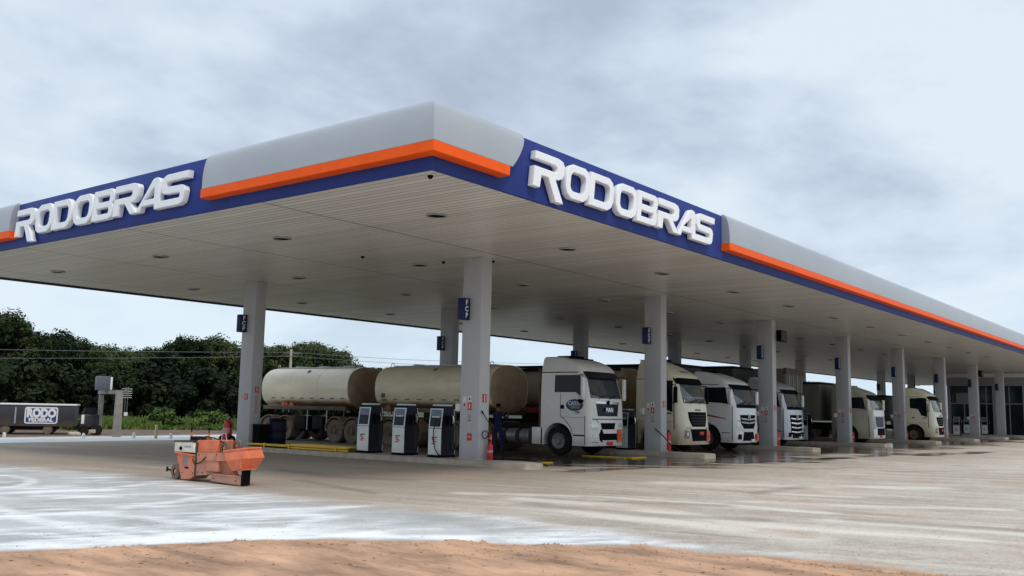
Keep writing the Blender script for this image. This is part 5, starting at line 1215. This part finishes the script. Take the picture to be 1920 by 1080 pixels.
bm = B(); tube(bm, [(-.3, 1.2, 2.78), (-.3, 1.2, 2.92)], .03); lathe(bm, [(0, 0), (.09, .02), (.09, .09), (0, .12)], (-.3, 1.2, 2.88), n=10); obj('lamp_head', bm, M['black'], cb_)
bm = B()
for xx in (.28, .38): tube(bm, [(xx, 0, 1.0), (xx, 0, 2.3)], .012, n=5)
for k in range(5): tube(bm, [(.1, 0, 1.80+k*.1), (.56, 0, 1.80+k*.1)], .010, n=5)
obj('insulator_rack', bm, M['steel'], t)
bm = B(); box(bm, .26, .42, -.06, .06, .95, 1.12, bev=.02); obj('meter_box', bm, M['white'], t)
# small dark vehicle
t = thing('tractor', 'small dark tractor with a white side tank, right of the long dark trailer', 'tractor', along(172, 49.5), R_(-22)); t.scale = (.85,)*3
bm = B(); box(bm, -.45, .42, -.3, .9, .42, 1.15, bev=.08); obj('bonnet', bm, M['cabnavy'], t)
bm = B(); prism(bm, [(-.40, 1.152), (.36, 1.152), (.26, 1.52), (-.30, 1.52)], 'y', .05, .85); obj('cab', bm, M['glass'], t)
bm = B(); box(bm, -.32, .28, .03, .87, 1.522, 1.56, bev=.01); obj('cab_roof', bm, M['black'], t)
bm = B(); box(bm, -.52, -.36, -.36, -.302, .62, 1.12, bev=.02); obj('side_tank', bm, M['white'], t)
for (xx, r) in ((-.32, .22), (.3, .3)):
    for yy in (-.36, .9):
        bm = B(); lathe(bm, [(0, -.06), (r*.6, -.07), (r, -.05), (r, .05), (r*.6, .07), (0, .06)], (xx, yy, r), axis='y', n=18); obj('wheel', bm, M['rubber'], t)
bm = B(); box(bm, -.1, .25, -.5, -.37, .12, .32, bev=.02); obj('step', bm, M['kerbc'], t)
# survey stakes along the strip
for px, h_, m_, lab in ((13, .24, 'white', 'short white stake in front of the dark trailer'), (161, .22, 'white', 'short white stake below the small dark tractor'), (255, .26, 'white', 'short white stake right of the concrete portal'), (324, .25, 'white', 'short white stake above the left end of the orange machine'), (296, .62, 'stakey', 'taller pale yellow stake between two short white ones'), (434, .5, 'white', 'white stake just left of the second column')):
    if m_ == 'stakey' and 'stakey' not in M: M['stakey'] = pbr('pale yellow stake', (.5, .45, .22), .7)
    p = along(px, 45.5 if px < 400 else 40); bm = B(); prism(bm, [(-.05, 0), (.05, 0), (.05, h_-.05), (0, h_), (-.05, h_-.05)], 'y', -.05, .05); o = obj('survey_stake', bm, M[m_], loc=p); tag(o, lab, 'stake', 'stakes along the pale strip')
# stones by the trailer
rng_ = random.Random(3)
for k, px in enumerate((138, 144, 150)):
    bm = B(); bmesh.ops.create_icosphere(bm, subdivisions=2, radius=.16)
    for v in bm.verts: v.co *= 1 + .25*noise.noise(v.co*6+Vector((k*5, 0, 0))); v.co.z *= .7
    o = obj('stone', bm, M['kerbc'], loc=along(px, 48.6, .07)); tag(o, 'pale stone at the right end of the long dark trailer, %s of three' % ('left', 'middle', 'right')[k], 'stone', 'pale stones in a row')

# ---- utility pole and wires
t = thing('utility_pole', 'pale utility pole with a short crossarm before the trees, above the rear tank', 'utility pole', along(541, 110))
zt = 1.6 + 110*.0575
bm = B(); tube(bm, [(0, 0, 0), (0, 0, zt)], [.22, .13], n=10); obj('shaft', bm, M['polec'] if 'polec' in M else M.setdefault('polec', pbr('pale pole', (.42, .38, .30), .8, var=.2)), t)
bm = B(); v = (along(600, 110)-along(480, 110)).normalized(); box(bm, -.9, .9, -.07, .07, zt-.55, zt-.4, bev=.01); box(bm, -.7, .7, -.07, .07, zt-.9, zt-.78, bev=.01)
o = obj('crossarm', bm, M['rust2'], t); o.rotation_euler.z = math.atan2(v.y, v.x)
def wire(pts, lab, r=.022):
    P = []
    for (a, b_) in zip(pts, pts[1:]):
        for k in range(12):
            u = k/12; q = a.lerp(b_, u); q.z -= .35*4*u*(1-u)*((a-b_).length/60)*.5; P.append(q)
    bm = B(); tube(bm, P+[pts[-1]], r, n=5); tag(obj('power_line', bm, M['wire'] if 'wire' in M else M.setdefault('wire', pbr('wire', (.16, .17, .17), .6))), lab, 'power line')
wire([along(-300, 112, 5.9), along(-10, 108, 1.6+108*.0462), along(541, 110, zt-.35), along(760, 116, 1.6+116*.0500), along(1100, 122, 7.5)], 'upper power line crossing above the treetops')
wire([along(-300, 112, 5.0), along(-10, 108, 1.6+108*.0381), along(541, 109.8, zt-.8), along(760, 116, 1.6+116*.0455), along(1100, 122, 6.9)], 'lower power line passing in front of the trees')

# ------------------------------------------------------------------ trees
def leaf_mat(name, c1, c2, c3):
    m, t, b = nodes_of(name); l = t.links; n = t.nodes
    g = n.new('ShaderNodeNewGeometry'); oi = n.new('ShaderNodeObjectInfo'); tc = n.new('ShaderNodeTexCoord')
    nz = n.new('ShaderNodeTexNoise'); nz.inputs['Scale'].default_value = .7; nz.inputs['Detail'].default_value = 3; l.new(tc.outputs['Object'], nz.inputs['Vector'])
    a = n.new('ShaderNodeMath'); a.operation = 'MULTIPLY_ADD'; l.new(g.outputs['Random Per Island'], a.inputs[0]); a.inputs[1].default_value = .45; l.new(nz.outputs[0], a.inputs[2])
    a2 = n.new('ShaderNodeMath'); a2.operation = 'MULTIPLY_ADD'; l.new(oi.outputs['Random'], a2.inputs[0]); a2.inputs[1].default_value = .5; l.new(a.outputs[0], a2.inputs[2])
    cr = n.new('ShaderNodeValToRGB'); l.new(a2.outputs[0], cr.inputs[0]); e = cr.color_ramp.elements
    e[0].position = .45; e[0].color = c1+(1,); e[1].position = 1.15; e[1].color = c3+(1,); q = e.new(.8); q.color = c2+(1,)
    l.new(cr.outputs[0], b.inputs['Base Color']); b.inputs['Roughness'].default_value = .75; b.inputs['Specular IOR Level'].default_value = .12
    return m
M['leaf'] = leaf_mat('leaves', (.004, .009, .0045), (.013, .027, .010), (.055, .075, .026))
M['leafy'] = leaf_mat('bush leaves', (.014, .030, .007), (.04, .075, .016), (.10, .15, .035))
M['bark'] = pbr('bark', (.075, .06, .045), .9, var=.3, scale=4)
def crown_mesh(seed, R, Hc, z0, n_cl, n_leaf, ls, mat):
    """leaves scattered over many irregular clumps through the crown volume"""
    r = random.Random(seed); V = []; Fc = []
    cl = []
    for k in range(n_cl):
        a = r.uniform(0, 6.283); u = r.random()**.5; h = r.random()**.8
        prof = math.sqrt(max(.05, 1-((h-.42)/.62)**2)); rad = R*prof*u
        cl.append((Vector((rad*math.cos(a), rad*math.sin(a), z0+Hc*h)), R*r.uniform(.13, .30)))
    for k in range(n_leaf):
        c, cr = cl[r.randrange(n_cl)]
        d = Vector((r.gauss(0, 1), r.gauss(0, 1), r.gauss(0, .75))); d.normalize(); p = c + d*cr*r.uniform(.55, 1.06)
        nrm = (d + Vector((r.uniform(-.7, .7), r.uniform(-.7, .7), r.uniform(-.2, .9)))).normalized()
        a = nrm.orthogonal().normalized(); b = nrm.cross(a); th = r.uniform(0, 3.1); a, b = a*math.cos(th)+b*math.sin(th), b*math.cos(th)-a*math.sin(th)
        s1 = ls*r.uniform(.6, 1.3); s2 = s1*r.uniform(.4, .7); i = len(V)
        V += [p-a*s1, p-b*s2, p+a*s1, p+b*s2+nrm*s2*.3]; Fc.append((i, i+1, i+2, i+3))
    me = bpy.data.meshes.new('crown'); me.from_pydata(V, [], Fc); me.materials.append(mat); return me
def trunk_bm(seed, H, r0, R):
    r = random.Random(seed); bm = B(); top = Vector((r.uniform(-.4, .4), r.uniform(-.4, .4), H*.75)); mid = Vector((r.uniform(-.2, .2), 0, H*.35))
    tube(bm, [(0, 0, -.1), mid, top], [r0, r0*.75, r0*.25], n=8)
    for k in range(6):
        a = k*1.05+r.uniform(0, .5); s = mid.lerp(top, r.uniform(.1, .8)); e_ = s + Vector((math.cos(a), math.sin(a), r.uniform(.5, .9)))*R*r.uniform(.4, .7); tube(bm, [s, s.lerp(e_, .5)+Vector((0, 0, -.15)), e_], [r0*.4, r0*.28, r0*.1], n=6)
    return bm
NUMW = ['first', 'second', 'third', 'fourth', 'fifth', 'sixth', 'seventh', 'eighth', 'ninth', 'tenth', 'eleventh', 'twelfth', 'thirteenth', 'fourteenth', 'fifteenth', 'sixteenth', 'seventeenth', 'eighteenth', 'nineteenth', 'twentieth', 'twenty first', 'twenty second', 'twenty third', 'twenty fourth', 'twenty fifth', 'twenty sixth', 'twenty seventh', 'twenty eighth', 'twenty ninth', 'thirtieth']
protos = []
for k, (R, Hc, z0, ncl, nl) in enumerate(((4.6, 8.2, 2.0, 70, 11000), (5.2, 7.0, 2.6, 74, 11000), (4.0, 8.8, 2.2, 60, 10000), (5.0, 7.6, 1.4, 70, 11000), (3.6, 6.4, 3.6, 40, 6000))):
    t = thing('broadleaf_tree', 'dark broadleaf tree in the wood beyond the forecourt', 'tree')
    link('crown', crown_mesh(10+k, R, Hc, z0, ncl, int(nl*1.4), .19, M['leaf']), t); obj('trunk', trunk_bm(k, z0+Hc*.8, .24, R), M['bark'], t); protos.append((t, z0+Hc+.4))
SKYL = [(-150, 590), (0, 608), (12, 618), (28, 655), (60, 655), (90, 640), (125, 648), (140, 668), (170, 660), (200, 660), (235, 668), (262, 662), (300, 668), (320, 655), (345, 643), (378, 641), (410, 648), (440, 652), (470, 655), (500, 661), (530, 655), (560, 651), (590, 650), (611, 655), (623, 668), (634, 690)]
used = set(); rr = random.Random(5); num = 0
def place_tree(px, D, ytop, lab, pick=None):
    global num
    k = rr.randrange(5) if pick is None else pick
    t, H = protos[k]; y0 = 748.9 + .01965*px       # horizon row at this column
    want = 1.6 + (y0-ytop)/F_PX*D*1.01; s = want/H
    if k in used: o = dup(t)
    else: o = t; used.add(k)
    o.location = along(px, D); o.rotation_euler = (0, 0, rr.uniform(0, 6.28)); sxy = max(s, .72)*rr.uniform(.9, 1.1); o.scale = (sxy, sxy, s); o['label'] = lab; o['category'] = 'tree'; o['group'] = 'trees of the wood beyond the forecourt'; num += 1
front = [(-70, 122, 3), (-10, 118, 2), (52, 128, 4), (92, 119, 1), (128, 130, 3), (165, 124, 0), (205, 128, 3), (240, 121, 1), (275, 130, 0), (312, 122, 3), (348, 118, 0), (385, 121, 1), (425, 126, 3), (465, 122, 0), (505, 128, 3), (545, 124, 1), (578, 121, 0), (604, 118, 3)]
fl_ = ['out at the left edge', 'tall and dark at the left edge of the wood', 'low, beside the tall one at the left', 'round crowned and lighter green, above the blue sign', 'in the dip right of the lighter green one', 'above the small dark tractor', 'above the concrete portal', 'right of the concrete portal, flat topped', 'low, in the middle of the wood', 'above the left end of the orange machine', 'wide and rising, above the orange machine', 'highest of the middle of the wood', 'just left of the second column', 'behind the second column', 'just right of the second column', 'behind the utility pole', 'broad crowned above the rear tank', 'last of the wood, its right side open to the sky']
for (px, D, k), q in zip(front, fl_): place_tree(px, D, interp(SKYL, px)+(2 if px != 92 else 0), 'broadleaf tree %s' % q, k)
for j, px in enumerate(range(-110, 600, 26)): place_tree(px+rr.uniform(-6, 6), 138+rr.uniform(0, 16), interp(SKYL, px)+rr.uniform(4, 20), 'second row tree of the wood, %s from the left, behind %s' % (NUMW[j], 'its left end' if px < 60 else 'the sign' if px < 120 else 'the tractor' if px < 190 else 'the portal' if px < 260 else 'the machine' if px < 440 else 'the second column' if px < 500 else 'the rear tank'))
for j, px in enumerate((650, 668, 690, 712, 735, 752, 772, 800, 840, 890, 940, 1000, 1060, 1120, 1190, 1250, 1330, 1420, 1500, 1580)): place_tree(px, 215+rr.uniform(-12, 25), (692 if px < 760 else 704)+rr.uniform(-3, 3)+(px-690)*.020, 'far low tree on the skyline beyond the tanker, %s from the left' % NUMW[j])
# undergrowth in front of the wood
bp = []
for k in range(3):
    t = thing('bush', 'low bush', 'bush'); link('foliage', crown_mesh(40+k, 2.2, 2.0, .0, 26, 2600, .20, M['leafy']), t)
    bm = B()
    for q in range(4): a = q*1.7; tube(bm, [(0, 0, 0), (math.cos(a)*.5, math.sin(a)*.5, 1.0)], [.05, .02], n=5)
    obj('stem', bm, M['bark'], t); bp.append(t)
ub = set()
def bush(px, D, s, lab, k, sz=None):
    o = bp[k] if k not in ub else dup(bp[k]); ub.add(k); o.location = along(px, D); o.rotation_euler = (0, 0, rr.uniform(0, 6)); o.scale = (s, s, sz or s); o['label'] = lab; o['category'] = 'bush'; o['group'] = 'bushes at the foot of the wood'
bush(303, 66, .55, 'light green bush at the foot of the wood, above the left of the orange machine', 0); bush(396, 64, .56, 'light green bush at the foot of the wood, just left of the second column', 1); bush(330, 68, .3, 'small light bush right of the larger one above the orange machine', 2); bush(418, 70, .3, 'small light bush almost touching the second column', 2); bush(150, 58, .34, 'low bush between the long trailer and the tractor', 0)
M['leafd'] = leaf_mat('undergrowth leaves', (.003, .006, .003), (.007, .014, .006), (.018, .028, .010))
ud = []
for k in range(3):
    t = thing('shrub', 'dark shrub', 'shrub'); link('foliage', crown_mesh(60+k, 4.2, 5.2, -.3, 44, 4200, .34, M['leafd']), t)
    bm = B()
    for q in range(5): a = q*1.3; tube(bm, [(0, 0, 0), (math.cos(a)*1.2, math.sin(a)*1.2, 2.6)], [.1, .03], n=5)
    obj('stem', bm, M['bark'], t); ud.append(t)
us = set()
for j, px in enumerate(range(-90, 660, 34)):
    k = j % 3; o = ud[k] if k not in us else dup(ud[k]); us.add(k); o.location = along(px+rr.uniform(-6, 6), 108+rr.uniform(-4, 4)); s = rr.uniform(.75, 1.05); o.scale = (s, s, s); o.rotation_euler = (0, 0, rr.uniform(0, 6)); o['category'] = 'shrub'; o['group'] = 'dark shrubs under the wood'
    o['label'] = '%s dark shrub from the left, %s' % (NUMW[j], 'left of the sign' if px < 40 else 'behind the sign' if px < 110 else 'behind the tractor' if px < 190 else 'behind the portal' if px < 250 else 'above the orange machine' if px < 440 else 'behind the second column' if px < 490 else 'behind the rear tank')
# grass
def grass():
    r = random.Random(9); V = []; Fc = []
    for k in range(15000):
        px = r.uniform(-140, 700); D = 60 + 34*r.random()**1.3; p = along(px, D); h = r.uniform(.10, .38)*(1.3 if noise.noise(p*.25) > 0 else .7); w_ = r.uniform(.06, .16); a = r.uniform(0, 3.14); d = Vector((math.cos(a), math.sin(a), 0))*w_; l_ = Vector((r.uniform(-.1, .1), r.uniform(-.1, .1), h)); i = len(V)
        V += [p-d, p+d, p+d*.3+l_, p-d*.3+l_]; Fc.append((i, i+1, i+2, i+3))
    me = bpy.data.meshes.new('grass'); me.from_pydata(V, [], Fc); me.materials.append(M['leafy']); return me
o = link('grass', grass()); tag(o, 'strip of rough green grass before the wood', 'grass', kind='stuff')

# ------------------------------------------------------------------ station building at the far end
M['wallp'] = pbr('pale wall', (.26, .265, .28), .6, var=.08, scale=.5); M['shopglass'] = pbr('shop glass', (.015, .025, .028), .08, var=.3, scale=.6, spec=.3)
t = thing('station_building', 'pale station building with dark glass openings under the far end of the canopy', 'building', (100, 10, 0))
def bobj(nm, x0, x1, y0, y1, z0, z1, mat, par=None, bev=0): bm = B(); box(bm, x0, x1, y0-10, y1-10, z0, z1, bev=bev); return obj(nm, bm, M[mat], par or t)
bobj('wall', 0, 30, 8, 23.2, 4.75, 6.0, 'wallp')
for (a, b_) in ((8, 8.3), (12.6, 12.8), (16.3, 16.55), (18.9, 19.15), (20.3, 20.5), (22.9, 23.2)): bobj('pier', 0.0, .5, a, b_, 0, 4.748, 'wallp')
bobj('wall', .502, 30, 22.9, 23.2, 0, 4.748, 'wallp'); bobj('wall', 12, 12.2, 8.2, 22.89, 0, 4.7, 'wallp'); bobj('floor_slab', 0, 12, 8.1, 23.1, .005, .12, 'wallp')
for (a, b_) in ((8.3, 12.6), (12.8, 16.3), (16.55, 18.9), (19.15, 20.3), (20.5, 22.9)):
    wnd = bobj('window', .28, .36, a+.002, b_-.002, .12, 4.74, 'shopglass')
    n_ = max(2, int((b_-a)/1.1))
    for k in range(1, n_): y = a+(b_-a)*k/n_; bobj('window_frame', .2, .279, y-.04, y+.04, .12, 4.7, 'steel', wnd)
    bobj('window_frame', .2, .279, a+.01, b_-.01, 3.0, 3.08, 'steel', wnd)
bobj('shutter_box', .05, .25, 20.35, 22.85, 4.1, 4.7, 'darktrim'); bobj('inner_panel', .12, .27, 20.8, 22.4, 3.1, 4.05, 'wallp')
bobj('sign_band', -.05, -.002, 8, 23.2, 5.55, 5.95, 'white'); bobj('roof', -.1, 30, 7.9, 23.3, 6.002, 6.01, 'rooftop')
